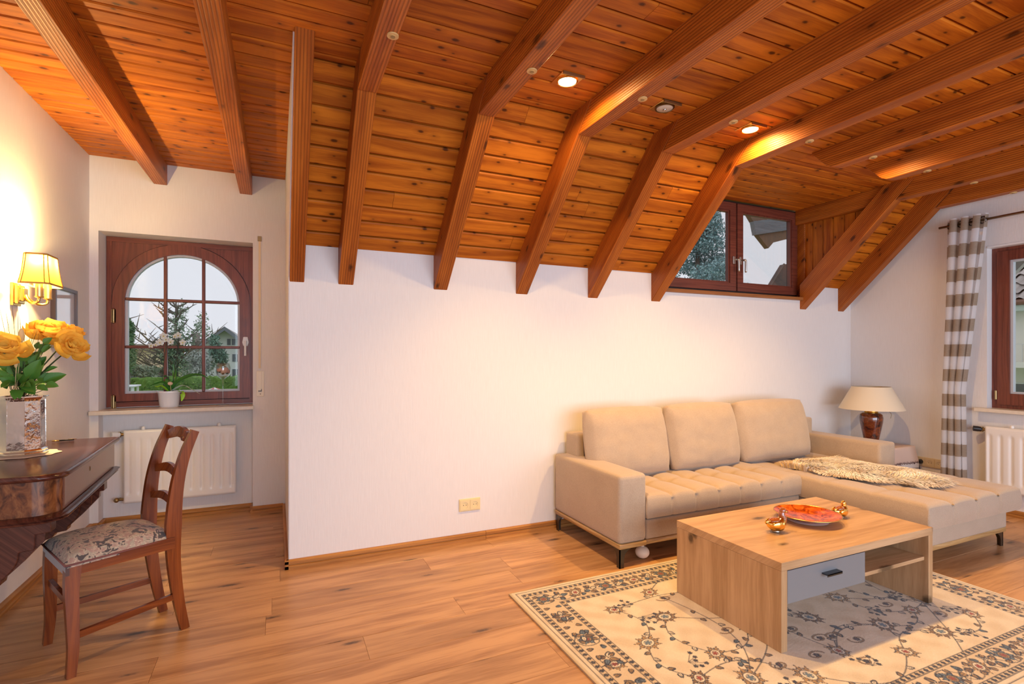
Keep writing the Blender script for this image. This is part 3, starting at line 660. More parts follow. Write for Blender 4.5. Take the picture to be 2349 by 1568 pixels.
B('front_apron', MB().box(-.188, .188, .210, .2225, .395, .4365), plain('brown_velvet', (.075, .035, .030), .6, sheen=.6))
bd = MB().tube([(-.190, .224, .436), (.190, .224, .436)], .004, 6)
for s in (-1, 1): bd.tube([(s*.164, -.15, .436), (s*.191, .222, .436)], .004, 6)
B('seat_piping', bd, plain('rose_piping', (.20, .075, .065), .8), sm=True)
# doily and silver vase
dv = Vector((-1.09, 3.175, .785))
tag(MB().lathe([(.0, .0005), (.12, .0005)]+[(.15, .002)], 60, dv).build('lace_doily', plain('white_lace', (.80, .74, .70), .9)), 'round white lace doily under the silver vase', 'doily')
for v_ in bpy.data.objects['lace_doily'].data.vertices:
    r_ = math.hypot(v_.co.x-dv.x, v_.co.y-dv.y)
    if r_ > .14: a_ = math.atan2(v_.co.y-dv.y, v_.co.x-dv.x); k_ = 1+.05*math.sin(a_*9); v_.co.x, v_.co.y = dv.x+(v_.co.x-dv.x)*k_*.9, dv.y+(v_.co.y-dv.y)*k_*.9
tv = NT('hammered_silver'); _n1 = tv.noise(tv.coord(False), 22., 3); tv.base((.80, .76, .73)); tv.set(rough=.10, metal=1.); tv.bump(_n1, .22, .02); M_silver = tv.m
vs = thing('silver_vase', 'tall octagonal hammered silver vase on the console desk', 'vase', dv)
MB().lathe([(.092, .002), (.094, .012), (.088, .016), (.090, .024), (.082, .030), (.080, .255), (.083, .262), (.092, .272), (.092, .278), (.080, .277), (.076, .25), (.076, .10), (0, .10)], 8, dv, sq=True).build('body', M_silver, vs)
for k in range(8):
    a = 2*PI*k/8+PI/8; MB().tube([(dv.x+.081*math.cos(a), dv.y+.081*math.sin(a), dv.z+.03), (dv.x+.0805*math.cos(a), dv.y+.0805*math.sin(a), dv.z+.257)], .0016, 5).build('edge_bead', M_silver, vs)
# roses
tp = NT('yellow_rose_petal'); _c = tp.mix(tp.noise(tp.coord(), 30., 2), (.93, .56, .05), (.97, .74, .18))
_d = tp.n('ShaderNodeBsdfDiffuse', ins={0: _c}); _t = tp.n('ShaderNodeBsdfTranslucent', ins={0: _c}); _m = tp.n('ShaderNodeMixShader', ins={0: .42, 1: _d.outputs[0], 2: _t.outputs[0]}); tp.link(_m.outputs[0], tp.out.inputs[0]); M_pet = tp.m
tl = NT('rose_leaf_green'); _v = tl.coord(); _nz = tl.noise(_v, 90., 3); _sx = tl.n('ShaderNodeSeparateXYZ', ins={0: tl.coord(False)})
_c = tl.mix(_nz, (.035, .13, .018), (.11, .31, .035)); _c = tl.mix(tl.ramp(tl.math('ABSOLUTE', _sx.outputs[0]), [(.0, .6), (.0022, 0.)]), _c, (.15, .30, .06)); tl.base(_c); tl.set(rough=.4); tl.bump(_nz, .3, .002); M_leaf = tl.m
M_stem = plain('dark_green_stem', (.015, .045, .012), .5)
def petal_mesh(cup, curl):
    mb = MB()
    def f(u, v):
        x_ = (u-.5)*2; w = math.sin(PI*min(1, .10+.78*v))**.6*(.55+.65*v)
        z = v; y = -cup*(1-x_*x_*.9)*math.sin(PI*.55*v)+curl*max(0, v-.62)**2*4 + .06*x_*x_*math.sin(5*v+x_)
        return (x_*.55*w, y, z*(1-.10*x_*x_))
    mb.grid(f, 9, 9); bm = mb.bm
    me = bpy.data.meshes.new('petal'); bm.to_mesh(me); bm.free(); me.polygons.foreach_set('use_smooth', [True]*len(me.polygons)); me.materials.append(M_pet); return me
PET = [petal_mesh(.34, .05), petal_mesh(.26, .35), petal_mesh(.22, .75)]
def leaf_mesh(L, Wd, fold, droop, name='leaf', mat=None):
    mb = MB()
    def f(u, v):
        x_ = (u-.5)*2; w = (math.sin(PI*v**.8)**.8)*(1+.05*math.cos(v*60))
        return (x_*Wd*.5*w, v*L, fold*abs(x_)*w*Wd-droop*v*v*L)
    mb.grid(f, 7, 13); me = bpy.data.meshes.new(name); mb.bm.to_mesh(me); mb.bm.free(); me.polygons.foreach_set('use_smooth', [True]*len(me.polygons)); me.materials.append(mat or M_leaf); return me
LEAF = [leaf_mesh(1, .62, .22, .18), leaf_mesh(1, .72, .15, .30), leaf_mesh(1, .55, .30, .10)]
mouth = dv+Vector((0, 0, .27))
def aim(d, up=Vector((0, 0, 1))):
    """matrix whose local z points along d"""
    d = d.normalized(); x = up.cross(d); x = x.normalized() if x.length > 1e-3 else Vector((1, 0, 0)); y = d.cross(x)
    return Matrix((x, y, d)).transposed().to_4x4()
def rose(px, Y, size, direc, label, dens=1.):
    head = pix(*px, Y=Y); r = thing('yellow_rose', label, 'flower', mouth, group='yellow roses in the silver vase')
    st = [mouth+Vector((random.uniform(-.04, .04), random.uniform(-.04, .04), -.13)), mouth+Vector((0, 0, .02)), lerp(mouth, head, .5)+Vector((0, 0, .02)), head]
    MB().tube(spline(st, 8), .0032, 6).build('stem', M_stem, r, True)
    A = Matrix.Translation(head-mouth) @ aim(Vector(direc))
    for n, tilt, rad, sc_, k in ((3, 5, .05, .60, 0), (3, 13, .14, .72, 0), (4, 25, .22, .86, 0), (5, 44, .26, 1.02, 1), (5, 68, .22, 1.25, 1), (4, 96, .14, 1.45, 2)):
        for i in range(n):
            a = 2*PI*(i+random.uniform(-.15, .15))/n+tilt
            Mx = A @ Matrix.Rotation(a, 4, 'Z') @ Matrix.Translation((0, -rad*size*.35, -.10*size)) @ Matrix.Rotation(math.radians(tilt+random.uniform(-6, 6)), 4, 'X') @ Matrix.Scale(sc_*size*random.uniform(.92, 1.08), 4)
            link_mesh('petal', PET[k], r, Mx)
    cal = MB()
    for i in range(5): cal.tube([(0, 0, -.12*size), (.22*size*math.cos(i*1.256), .22*size*math.sin(i*1.256), -.10*size), (.42*size*math.cos(i*1.256), .42*size*math.sin(i*1.256), -.16*size)], [.006, .007, .0015], 5)
    cal.xf(A); c_ = cal.build('calyx', M_stem, r, True, False)
    return r
roses = [rose((112, 762), 3.22, .070, (.25, -.42, 1), 'topmost open yellow rose in the silver vase, below the sconce shade'),
         rose((166, 794), 3.09, .056, (.75, -.55, .55), 'drooping yellow rose in the silver vase leaning towards the arched window'),
         rose((4, 800), 3.00, .066, (.35, -.55, .75), 'half seen yellow rose at the outer side of the silver vase'),
         rose((172, 757), 3.33, .034, (.5, .2, 1), 'small yellow rose tucked behind the drooping rose')]
lv = [(150, 700, .8), (50, 830, 1), (215, 870, .8), (370, 810, 1.2), (540, 790, 1.1), (640, 880, 1), (540, 1000, 1.8), (720, 1130, 1.1), (790, 1000, .9), (850, 1130, 1.4), (800, 1240, .8), (470, 1270, 1.6), (340, 1250, .9), (250, 1370, .9), (100, 1260, 1.1), (280, 1140, 1.2), (420, 1190, 1.1), (60, 990, 1), (40, 1120, 1), (610, 1220, .8), (700, 690, .9), (620, 640, .6), (740, 590, .7), (180, 1020, .9), (90, 1130, 1), (20, 900, 1.2), (430, 920, 1), (300, 950, .9), (150, 1180, 1), (540, 1130, 1)]
lv += [(a+random.uniform(-70, 70), min(1370, b+random.uniform(-60, 80)), s_*.9) for a, b, s_ in lv if a < 760]
for i, (a, b, s_) in enumerate(lv):
    low = b > 1230; p = pix(a/6.818, 700+b/6.818, Y=3.055 if low else 3.16+random.uniform(-.07, .07)); p.x = max(p.x, XL+.06); ow = roses[i % 3]
    d = (p-(mouth+Vector((0, 0, .05)))); d.y *= .6; d = d.normalized() if d.length > .01 else Vector((1, 0, 0)); L = .064*s_
    side = Vector((random.uniform(-.3, .3), -1, random.uniform(.2, .9))).normalized()
    y_ = (d+Vector((random.uniform(-.35, .35), 0, random.uniform(-.5, .1)))).normalized(); x_ = y_.cross(side).normalized(); z_ = x_.cross(y_)
    R = Matrix((x_, y_, z_)).transposed().to_4x4()
    link_mesh('leaf', LEAF[i % 3], ow, Matrix.Translation(p-mouth-y_*L*.5) @ R @ Matrix.Scale(L, 4))
    q_ = p-y_*L*.45; MB().tube(spline([mouth+Vector((0, 0, .0)), Vector((lerp(mouth.x, q_.x, .8), 3.10, mouth.z+.035)) if low else lerp(mouth, p-y_*L*.5, .6)+Vector((0, 0, .012)), q_], 5), .0014, 5).build('leaf_stalk', M_stem, ow, True)
M_dry = plain('dry_grass_cream', (.72, .56, .30), .9)
for (a, b, c_, d_), lb in zip(((335, 470, .011, .033), (270, 660, .009, .024), (250, 880, .008, .03)), ('topmost', 'middle', 'lowest')):
    p = pix(a/6.818, 700+b/6.818, Y=3.10); g_ = thing('bunny_tail_grass', lb+' cream fluffy bunny tail grass head in the silver vase', 'dried grass', mouth)
    MB().ball(p, 1, 10, 8, (c_, c_, d_)).build('seed_head', M_dry, g_, True); MB().tube([mouth+Vector((-.02, -.03, -.05)), p-Vector((0, 0, d_))], .0012, 5).build('stalk', M_dry, g_)
gs_ = thing('grass_sprig', 'thin dark grass blades fanning out of the silver vase', 'dried grass', mouth)
for a, b in ((0, 60), (85, 60), (190, 0), (280, 30), (300, 150), (400, 380), (470, 360), (520, 430), (580, 400), (610, 440)):
    p = pix(a/6.818, 700+b/6.818, Y=3.14+random.uniform(-.03, .06)); q = mouth+Vector((random.uniform(-.04, .02), random.uniform(-.04, .02), 0))
    MB().tube(spline([q, lerp(q, p, .5)+Vector((.004, 0, 0)), p], 5), [.0011]*6+[.0009]*4+[.0004], 5).build('blade', plain('dry_grass_brown', (.08, .055, .03), .8), gs_)
# orchid on the sill
SZ = .856
po = pix(387, 933, Z=SZ); po.y = max(po.y, W-.0)
po = Vector((po.x, po.y+.02, SZ)); oc = thing('potted_orchid', 'white flowering orchid in a white pot on the alcove sill', 'plant', po)
PY = po.y
MB().lathe([(.058, 0), (.064, .01), (.073, .105), (.079, .112), (.079, .124), (.072, .124), (.068, .10), (0, .10)], 32, po).build('pot', plain('white_ceramic', (.86, .86, .87), .25), oc, True, sharp=40)
MB().lathe([(0, .108), (.066, .104)], 20, po, caps=False).build('bark', plain('bark_brown', (.07, .045, .03), .9), oc)
tg = NT('orchid_leaf_green'); tg.base(tg.mix(tg.noise(tg.coord(), 12., 2), (.02, .13, .02), (.08, .28, .04))); tg.set(rough=.3); M_ol = tg.m
M_oly = plain('young_leaf_green', (.32, .62, .03), .4)
def strap(ctrl, w, name, mat, par):
    P = spline(ctrl, 8); n = len(P); mb = MB(); rows_ = []
    for i, p in enumerate(P):
        d = (P[min(i+1, n-1)]-P[max(i-1, 0)]).normalized(); s_ = d.cross(Vector((0, .35, 1))).normalized() if abs(d.z) < .95 else Vector((1, 0, 0)); up = s_.cross(d)
        ww = w*(math.sin(PI*(.12+.86*i/(n-1)))**.6); rows_.append([mb.bm.verts.new(p+s_*ww*k*.5+up*ww*.22*abs(k)) for k in (-1, -.5, 0, .5, 1)])
    for A_, B_ in zip(rows_, rows_[1:]):
        for k in range(4): mb.bm.faces.new((A_[k], A_[k+1], B_[k+1], B_[k]))
    return mb.build(name, mat, par, True)
def ox(a, b, dy=0.): return pix(330+a/7.291, 730+b/7.291, Y=PY+dy)
top = po+Vector((0, 0, .11))
strap([top, ox(560, 1080, -.03), ox(780, 970, -.06), ox(950, 960, -.07), ox(1095, 1018, -.08)], .052, 'leaf', M_ol, oc)
strap([top, ox(510, 1020), ox(515, 900, .01), ox(490, 760, .01)], .030, 'leaf', M_ol, oc)
strap([top, ox(330, 1080, -.03), ox(200, 1100, -.05), ox(85, 1140, -.06)], .036, 'leaf', M_ol, oc)
strap([top, ox(400, 1020, .02), ox(370, 975, .03), ox(340, 985, .03)], .040, 'leaf', M_ol, oc)
strap([top, ox(640, 1130, -.04), ox(760, 1170, -.08), ox(940, 1265, -.10)], .026, 'leaf', plain('pale_leaf_underside', (.50, .62, .50), .5), oc)
strap([top, ox(300, 1140, -.05), ox(230, 1150, -.06), ox(180, 1140, -.06)], .026, 'leaf', M_oly, oc)
strap([top+Vector((.06, 0, 0)), ox(620, 1225, -.08), ox(650, 1290, -.085), ox(630, 1380, -.085)], .034, 'leaf', M_oly, oc)
s1 = spline([top+Vector((-.02, 0, 0)), ox(310, 1000), ox(335, 700), ox(365, 480), ox(330, 300), ox(230, 330), ox(120, 440)], 8); s2 = spline([top+Vector((.02, 0, 0)), ox(545, 1000), ox(565, 700), ox(580, 500), ox(560, 420), ox(500, 340), ox(400, 290)], 8)
for s_ in (s1, s2): MB().tube(s_, .0024, 6).build('flower_stem', M_stem, oc, True)
MB().tube([top, ox(380, 150)], .002, 6).build('support_stick', M_black, oc); MB().tube([top+Vector((.02, -.005, 0)), ox(606, 130)], .002, 6).build('support_stick', M_black, oc)
M_orc = NT('white_orchid_petal'); _d = M_orc.n('ShaderNodeBsdfDiffuse', ins={0: (.85, .86, .82, 1)}); _t = M_orc.n('ShaderNodeBsdfTranslucent', ins={0: (.8, .84, .76, 1)}); _m = M_orc.n('ShaderNodeMixShader', ins={0: .35, 1: _d.outputs[0], 2: _t.outputs[0]}); M_orc.link(_m.outputs[0], M_orc.out.inputs[0]); M_orc = M_orc.m
OP = leaf_mesh(1, .8, .1, .12, 'orchid_petal', M_orc)
for a, b, s_ in ((330, 290, .030), (370, 350, .026), (270, 400, .030), (120, 450, .022), (200, 440, .016), (450, 390, .026), (575, 280, .028), (520, 300, .02), (650, 400, .026)):
    c_ = ox(a, b, -.015); bl = MB().ball((c_.x, c_.y-.006, c_.z-.003), .005, 8, 6).build('blossom', plain('orchid_heart_yellow', (.65, .55, .12), .6), oc, True)
    tw = random.uniform(-.5, .5)
    for k in range(5):
        an = 2*PI*k/5+PI/2+tw*.3; d = Vector((math.cos(an), -.25, math.sin(an))); z_ = Vector((tw*.5, -1, .1)).normalized(); y_ = d.normalized(); x_ = y_.cross(z_).normalized(); z_ = x_.cross(y_)
        link_mesh('petal', OP, bl, Matrix.Translation(c_-po) @ Matrix((x_, y_, z_)).transposed().to_4x4() @ Matrix.Scale(s_, 4))
bp = ox(440, 1088, -.09); wb = MB().ball(bp, .0165, 16, 10, (1.05, 1, .85)).build('wooden_ball_pick', plain('pale_balsa', (.72, .52, .36), .8), oc, True); MB().tube([bp, ox(455, 1215, -.055)], .0016, 6).build('pick_stick', M_dry, wb)
# wine glass with silk flowers
pg_ = pix(511, 929, Z=SZ); pg_ = Vector((pg_.x, max(pg_.y, W)+.01, SZ))
gl = thing('wine_glass', 'tall stemmed wine glass holding silk flowers on the alcove sill', 'glass', pg_)
M_gl = NT('clear_glass'); M_gl.base((1, 1, 1)); M_gl.set(rough=.0, trans=1.0, ior=1.45); M_gl = glassmat('thin_clear_glass', (.93, .95, .95), .5)
MB().lathe([(.049, .0), (.045, .003), (.008, .010), (.0055, .03), (.0045, .15), (.006, .20), (.02, .214), (.045, .235), (.058, .27), (.058, .30), (.05, .335), (.049, .335), (.0565, .30), (.0565, .27), (.043, .237), (.01, .212)], 32, pg_, caps=False).build('stemware', M_gl, gl, True)
for i, (dx, dz, c_) in enumerate(((-.022, .275, (.78, .36, .24)), (.020, .280, (.78, .48, .40)), (.0, .262, (.72, .50, .36)), (.03, .265, (.70, .42, .34)))):
    f_ = thing('silk_blossom', ['apricot silk blossom in the wine glass', 'pink silk blossom in the wine glass', 'cream silk blossom low in the wine glass', 'dusty rose silk blossom at the glass wall'][i], 'flower', pg_+Vector((dx, 0, dz)), group='silk blossoms in the wine glass')
    mb = MB()
    for k in range(9): a = k*2.4; mb.ball((.011*math.cos(a), .011*math.sin(a), .004*(k % 3)), 1, 8, 6, (.010, .010, .013))
    mb.build('petals', plain('silk_petal_%d' % i, c_, .7), f_, True, False)
    MB().ball((0, 0, -.012), 1, 8, 6, (.010, .010, .006)).build('sepal', M_stem, f_, True, False)
# ================================================================== LIVING AREA
tf = NT('beige_chenille'); v = tf.coord(False); n1 = tf.noise(v, 260., 3, .7); n2 = tf.noise(v, 9., 3)
tf.base(tf.mix(tf.math('ADD', tf.math('MULTIPLY', n1, .8), tf.math('MULTIPLY', n2, .25)), (.28, .20, .135), (.62, .49, .37))); tf.set(rough=.95, sheen=.35, spec=.15); tf.bump(n1, .5, .0015); M_sofa = tf.m
M_plinth = wood('golden_oak_plinth', (.52, .33, .14), (.36, .20, .07), (1, 1, 0), (0, 0, 1), rough=.4, ring=40, knots=0, vary=0)
M_dmetal = plain('dark_bronze_metal', (.10, .085, .065), .35, .9)
SX0, SX1, SYF, SYB, CX0, CX1, CYF = 1.825, 4.485, 2.505, 3.285, 3.385, 4.405, 1.735
sofa = thing('corner_sofa', 'beige tufted corner sofa with chaise, low arms and oak plinth', 'sofa', (3.1, 2.9, 0))
def rb(n, x0, x1, y0, y1, z0, z1, r, m=M_sofa, seg=3):
    return MB().box(x0, x1, y0, y1, z0, z1, r, seg).build(n, m, sofa, True, sharp=50)
rb('arm', SX0, SX0+.20, SYF, SYB, .142, .545, .028); rb('arm', CX1-.115, CX1+.09, SYF, SYB, .142, .565, .028)
rb('backrest', SX0+.09, CX1-.02, SYB-.155, SYB, .142, .70, .025)
rb('seat_base', SX0+.205, CX0, SYF+.012, SYB-.02, .142, .262, .012); rb('chaise_base', CX0+.01, CX1-.035, CYF+.03, SYB-.02, .125, .245, .012)
def tuft(name, x0, x1, y0, y1, z0, z1, gx, gy, front):
    """quilted seat: seams at gx / gy, plump between, rounded rim"""
    R = .045; NX, NY = max(30, int((x1-x0)/.0075)), max(30, int((y1-y0)/.011)); H_ = z1-z0
    def hgt(x, y):
        h = 0.
        sx = min([abs(x-g) for g in gx]+[9]); sy = min([abs(y-g) for g in gy]+[9])
        h -= .013*math.exp(-(sx/.010)**2)+.012*math.exp(-(sx/.045)**2)
        if gy: h -= .020*math.exp(-(sy/.035)**2)*math.exp(-(sx/.05)**2)+.006*math.exp(-(sy/.02)**2)
        return h
    def f(u, v):
        # u,v run over rim too: parameter wraps down the sides
        def wrap(t, a, b):
            e = .10
            if t < e: return a, 1-t/e
            if t > 1-e: return b, (t-1+e)/e
            return lerp(a, b, (t-e)/(1-2*e)), 0.
        x, dx = wrap(u, x0, x1); y, dy = wrap(v, y0, y1)
        d = max(dx, dy); ix, iy = min(x-x0, x1-x), min(y-y0, y1-y); rim = min(ix, iy)
        bul = .010*math.sin(PI*min(1, max(0, (d-.05)/.95))) if d > 0 else 0
        z = z1+hgt(x, y)*(1 if d == 0 else max(0, 1-d*3)) if d == 0 else z1-R*.42-(H_-.012-R*.42)*d
        if d == 0 and rim < R: z -= R*.42*(1-math.sqrt(max(0, 1-(1-rim/R)**2)))
        gx_ = min([abs(x-g) for g in gx]+[9]); gin = .013*math.exp(-(gx_/.012)**2)*(1-.4*d) if d > 0 else 0
        if dx > 0 and dx >= dy: x += (-1 if u < .5 else 1)*bul
        if dy > 0 and dy > dx: y += (-1 if v < .5 else 1)*(bul-gin)
        return (x, y, z)
    def knots(a, b, n, gs):
        return n
    mb = MB(); mb.grid(f, NX, NY)
    mb.poly([(x0+.02, y0+.02, z0+.012), (x1-.02, y0+.02, z0+.012), (x1-.02, y1-.02, z0+.012), (x0+.02, y1-.02, z0+.012)])
    return mb.build(name, M_sofa, sofa, True)
tuft('seat_cushion', SX0+.203, CX0, SYF, SYB-.14, .258, .412, [2.03+.1935*k for k in range(1, 7)], [SYF+.30], 1)
tuft('chaise_cushion', CX0+.002, CX1+.012, CYF-.02, SYB-.14, .238, .398, [CX0+.255*k for k in range(1, 4)], [CYF+.30, CYF+.62, CYF+.94], 1)
for a, b, c_, d in ((SX0+.003, SX0+.200, SYF+.002, SYB-.003), (SX0+.206, CX0-.005, SYF+.014, SYF+.05)): rb('plinth', a, b, c_, d, .112, .141, .003, M_plinth, 1)
rb('plinth', CX0+.012, CX1-.037, CYF+.032, SYB-.03, .096, .126, .003, M_plinth, 1); rb('plinth', CX1-.03, CX1+.088, SYF+.01, SYB-.01, .112, .141, .003, M_plinth, 1)
def sleg(x, y, sx, sy, z1=.113, z0=0):
    """bracket leg: plates curving out under the plinth"""
    def o(s): return [(0, z0), (s*.030, z0), (s*.031, z1-.055), (s*.040, z1-.030), (s*.062, z1-.012), (s*.085, z1), (0, z1)]
    mb = MB(); mb.prism([(x+p, z) for p, z in o(sx)], y, y+sy*.006, 'y').prism([(y+p, z) for p, z in o(sy)], x, x+sx*.006, 'x'); mb.build('leg', M_dmetal, sofa)
sleg(SX0+.006, SYF+.006, 1, 1); sleg(SX0+.006, SYB-.02, 1, -1); sleg(CX1-.042, CYF+.045, -1, 1, .097); sleg(CX0+.02, CYF+.045, 1, 1, .097, .0122); sleg(CX1+.08, SYB-.02, -1, -1)
# caster ball under the arm
MB().ball((SX0+.225, SYF+.075, .043), .043, 16, 12, (1, 1, .86)).lathe([(.012, .07), (.012, .113)], 12, (SX0+.225, SYF+.075, 0)).build('ball_foot', plain('chalk_white_ball', (.74, .66, .56), .6), sofa, True)
# back cushions
def cushion(xc, w, h, label, seed, tilt=.20, yb=2.985):
    t = thing('back_cushion', label, 'cushion', (xc, yb, .408), group='back cushions on the corner sofa'); th = .20
    def f(sgn):
        def g(u, v):
            x_, z_ = (u-.5)*2, (v-.5)*2; e = max(0, (1-abs(x_)**4)*(1-abs(z_)**4))**.5
            wr = .006*noise.noise((x_*3+seed, z_*3, seed))+.003*noise.noise((x_*14, z_*5+seed, 2*seed))
            ex = 1-.035*(1-math.cos(x_*PI*.5))*0
            y = sgn*(th*.5*(.26+.74*e)+wr*e)
            return (x_*w/2*(1-.035*abs(z_)**3), y-0, h*.5+z_*h*.5*(1-.03*abs(x_)**4))
        return g
    mb = MB(); mb.grid(f(-1), 33, 33); mb.grid(f(1), 33, 33)
    def edge(k):
        def g(u, v):
            a = [(u, 0.), (u, 1.), (0., u), (1., u)][k]; p, q = f(-1)(*a), f(1)(*a); s_ = v
            o_ = .016*math.sin(PI*s_)*math.sin(PI*u)**.4*(-1 if k in (0, 2) else 1)
            return (lerp(p[0], q[0], s_)+(o_ if k > 1 else 0), lerp(p[1], q[1], s_), lerp(p[2], q[2], s_)+(o_ if k < 2 else 0))
        return g
    for k in range(4): mb.grid(edge(k), 33, 6)
    mb.xf(Matrix.Rotation(tilt, 4, 'X').inverted()); mb.build('pillow', M_sofa, t, True, False)
cushion(2.27, .675, .47, 'beige back cushion leaning at the sofa end without chaise', 1.3); cushion(2.975, .665, .475, 'beige middle back cushion of the corner sofa', 4.1); cushion(3.735, .78, .475, 'widest beige back cushion, on the chaise side of the sofa', 7.7)
# fur throw on the chaise
fur = thing('fur_throw', 'cream and tan long haired fur throw across the chaise', 'throw', (3.85, 2.45, .40))
FO = [pix(u, v, Z=.415) for u, v in ((1792, 1066), (1812, 1048), (1850, 1036), (1885, 1030), (1930, 1040), (1990, 1050), (2050, 1062), (2110, 1076), (2160, 1092), (2182, 1104), (2150, 1110), (2090, 1112), (2050, 1104), (1990, 1098), (1930, 1088), (1880, 1082), (1835, 1074))]
FO = [(min(p.x, 4.22 if p.y > 2.42 else 4.33), min(p.y, 2.83)) for p in FO]; fcx, fcy = sum(p[0] for p in FO)/len(FO), sum(p[1] for p in FO)/len(FO)
def frad(a):
    """distance from the middle of the pelt to its outline in direction a"""
    best = .05; dx, dy = math.cos(a), math.sin(a)
    for (x0, y0), (x1, y1) in zip(FO, FO[1:]+FO[:1]):
        ex, ey = x1-x0, y1-y0; den = dx*ey-dy*ex
        if abs(den) < 1e-9: continue
        t = ((x0-fcx)*ey-(y0-fcy)*ex)/den; s_ = ((x0-fcx)*dy-(y0-fcy)*dx)/den
        if t > 0 and 0 <= s_ <= 1: best = max(best, t)
    return best
FR = [frad(2*PI*k/180) for k in range(180)]
def fp(a, r): k = (a/(2*PI)*180) % 180; i = int(k); R = lerp(FR[i], FR[(i+1) % 180], k-i); return (fcx+math.cos(a)*R*r, fcy+math.sin(a)*R*r)
frot = 0.
mb = MB(); NR, NA = 10, 72; rr = []
def fz(r, x, y): return .402+.012*(1-r**3)+.005*noise.noise((x*9, y*9, 0))
for i in range(1, NR+1): rr.append([mb.bm.verts.new((*fp(2*PI*k/NA, i/NR*.97), fz(i/NR, *fp(2*PI*k/NA, i/NR)))) for k in range(NA)])
cv = mb.bm.verts.new((fcx, fcy, .414))
for k in range(NA): mb.bm.faces.new((cv, rr[0][k], rr[0][(k+1) % NA]))
for A_, B_ in zip(rr, rr[1:]):
    for k in range(NA): mb.bm.faces.new((A_[k], B_[k], B_[(k+1) % NA], A_[(k+1) % NA]))
tfu = NT('fur_cream'); _a = tfu.n('ShaderNodeAttribute', attribute_name='tone').outputs['Fac']; tfu.base(tfu.mix(_a, (.58, .41, .23), (1.0, .96, .86))); tfu.set(rough=.8, sheen=.3); M_fur = tfu.m
pel = mb.build('pelt', plain('pelt_tan', (.74, .60, .42), .9), fur, True)
rng = random.Random(3); V_, F_, T_ = [], [], []
for i in range(15000):
    a, r = rng.uniform(0, 2*PI), math.sqrt(rng.random()); x, y = fp(a, r); z = fz(r, x, y)
    fl = noise.noise((x*4, y*4, 3.))*1.3; dr_ = Vector((math.cos(a+frot)*.9*r**2+math.cos(fl*3-1.1)*.8, math.sin(a+frot)*.9*r**2+math.sin(fl*3-1.1)*.8, .75-.45*r)).normalized()
    L = rng.uniform(.035, .085); sd = Vector((-dr_.y, dr_.x, 0)).normalized()*.0034; p0 = Vector((x, y, z-.003)); p1 = p0+dr_*L*.55+Vector((0, 0, .004)); p2 = p0+Vector((dr_.x*L*1.05, dr_.y*L*1.05, max(dr_.z*L*.7-.004, -.0)))
    for q_ in (p1, p2):
        if q_.y > 2.46: q_.x = min(q_.x, CX1-.120)
        q_.y = min(q_.y, 2.868)
    if p2.z < .402 and p2.x > CX0: p2.z = .404
    b = len(V_); off = Vector((3.85, 2.45, .40))
    V_ += [p0-sd-off, p0+sd-off, p1-sd-off, p1+sd-off, p2-off]; F_ += [(b, b+1, b+3, b+2), (b+2, b+3, b+4)]
    tn = min(1, max(0, .74+.75*noise.noise((x*9, y*9, 9.))-.55*max(0, r-.78)/.22*(1 if rng.random() < .7 else .2)+rng.uniform(-.3, .3))); T_ += [tn]*5
me = bpy.data.meshes.new('fur_hair'); me.from_pydata(V_, [], F_); at_ = me.attributes.new('tone', 'FLOAT', 'POINT'); at_.data.foreach_set('value', T_); me.materials.append(M_fur)
fo = link_mesh('fur_hair', me, fur); fo['kind'] = 'stuff'
# coffee table
M_oak = wood('artisan_oak', (.57, .36, .195), (.41, .24, .115), (1, 0, 0), (0, 1, 1), rough=.38, ring=20, knots=1.0, knot_sp=(1.6, 3.6), vary=0, bumps=.06)
M_oakv = wood('artisan_oak_upright', (.57, .36, .195), (.41, .24, .115), (0, 0, 1), (1, 1, 0), rough=.38, ring=20, knots=1.1, knot_sp=(2.6, 4.2), vary=0, bumps=.06)
RZ = .012
TX0, TX1, TY0, TY1, TZ = 1.912, 3.005, 1.503, 2.125, .388
ct = thing('coffee_table', 'knotty oak coffee table with grey drawer and open shelf on the rug', 'table', (2.46, 1.81, RZ))
MB().box(TX0, TX1, TY0, TY1, TZ-.036, TZ, .001).build('table_top', M_oak, ct)
for x in (TX0, TX1-.036): MB().box(x, x+.036, TY0+.001, TY1-.001, RZ, TZ-.0365, .001).build('side_panel', M_oakv, ct)
MB().box(TX0+.036, TX1-.036, TY0+.02, TY1-.02, .222, .240, .001).build('shelf', M_oak, ct)
MB().box(TX0+.036, TX1-.036, TY1-.035, TY1-.02, .24, TZ-.037).build('back_panel', M_oakv, ct)
MB().box(2.462, 2.478, TY0+.02, TY1-.03, .24, TZ-.037).build('divider', M_oakv, ct)
dw = MB().box(TX0+.040, 2.468, TY0+.003, TY0+.021, .208, TZ-.041, .001).build('drawer', plain('grey_lacquer', (.19, .195, .205), .35), ct)
MB().box(2.168, 2.268, TY0-.024, TY0+.004, .298, .304, .001).box(2.168, 2.268, TY0-.024, TY0-.021, .292, .304, .001).build('handle', plain('gunmetal', (.10, .11, .12), .25, 1.), dw)
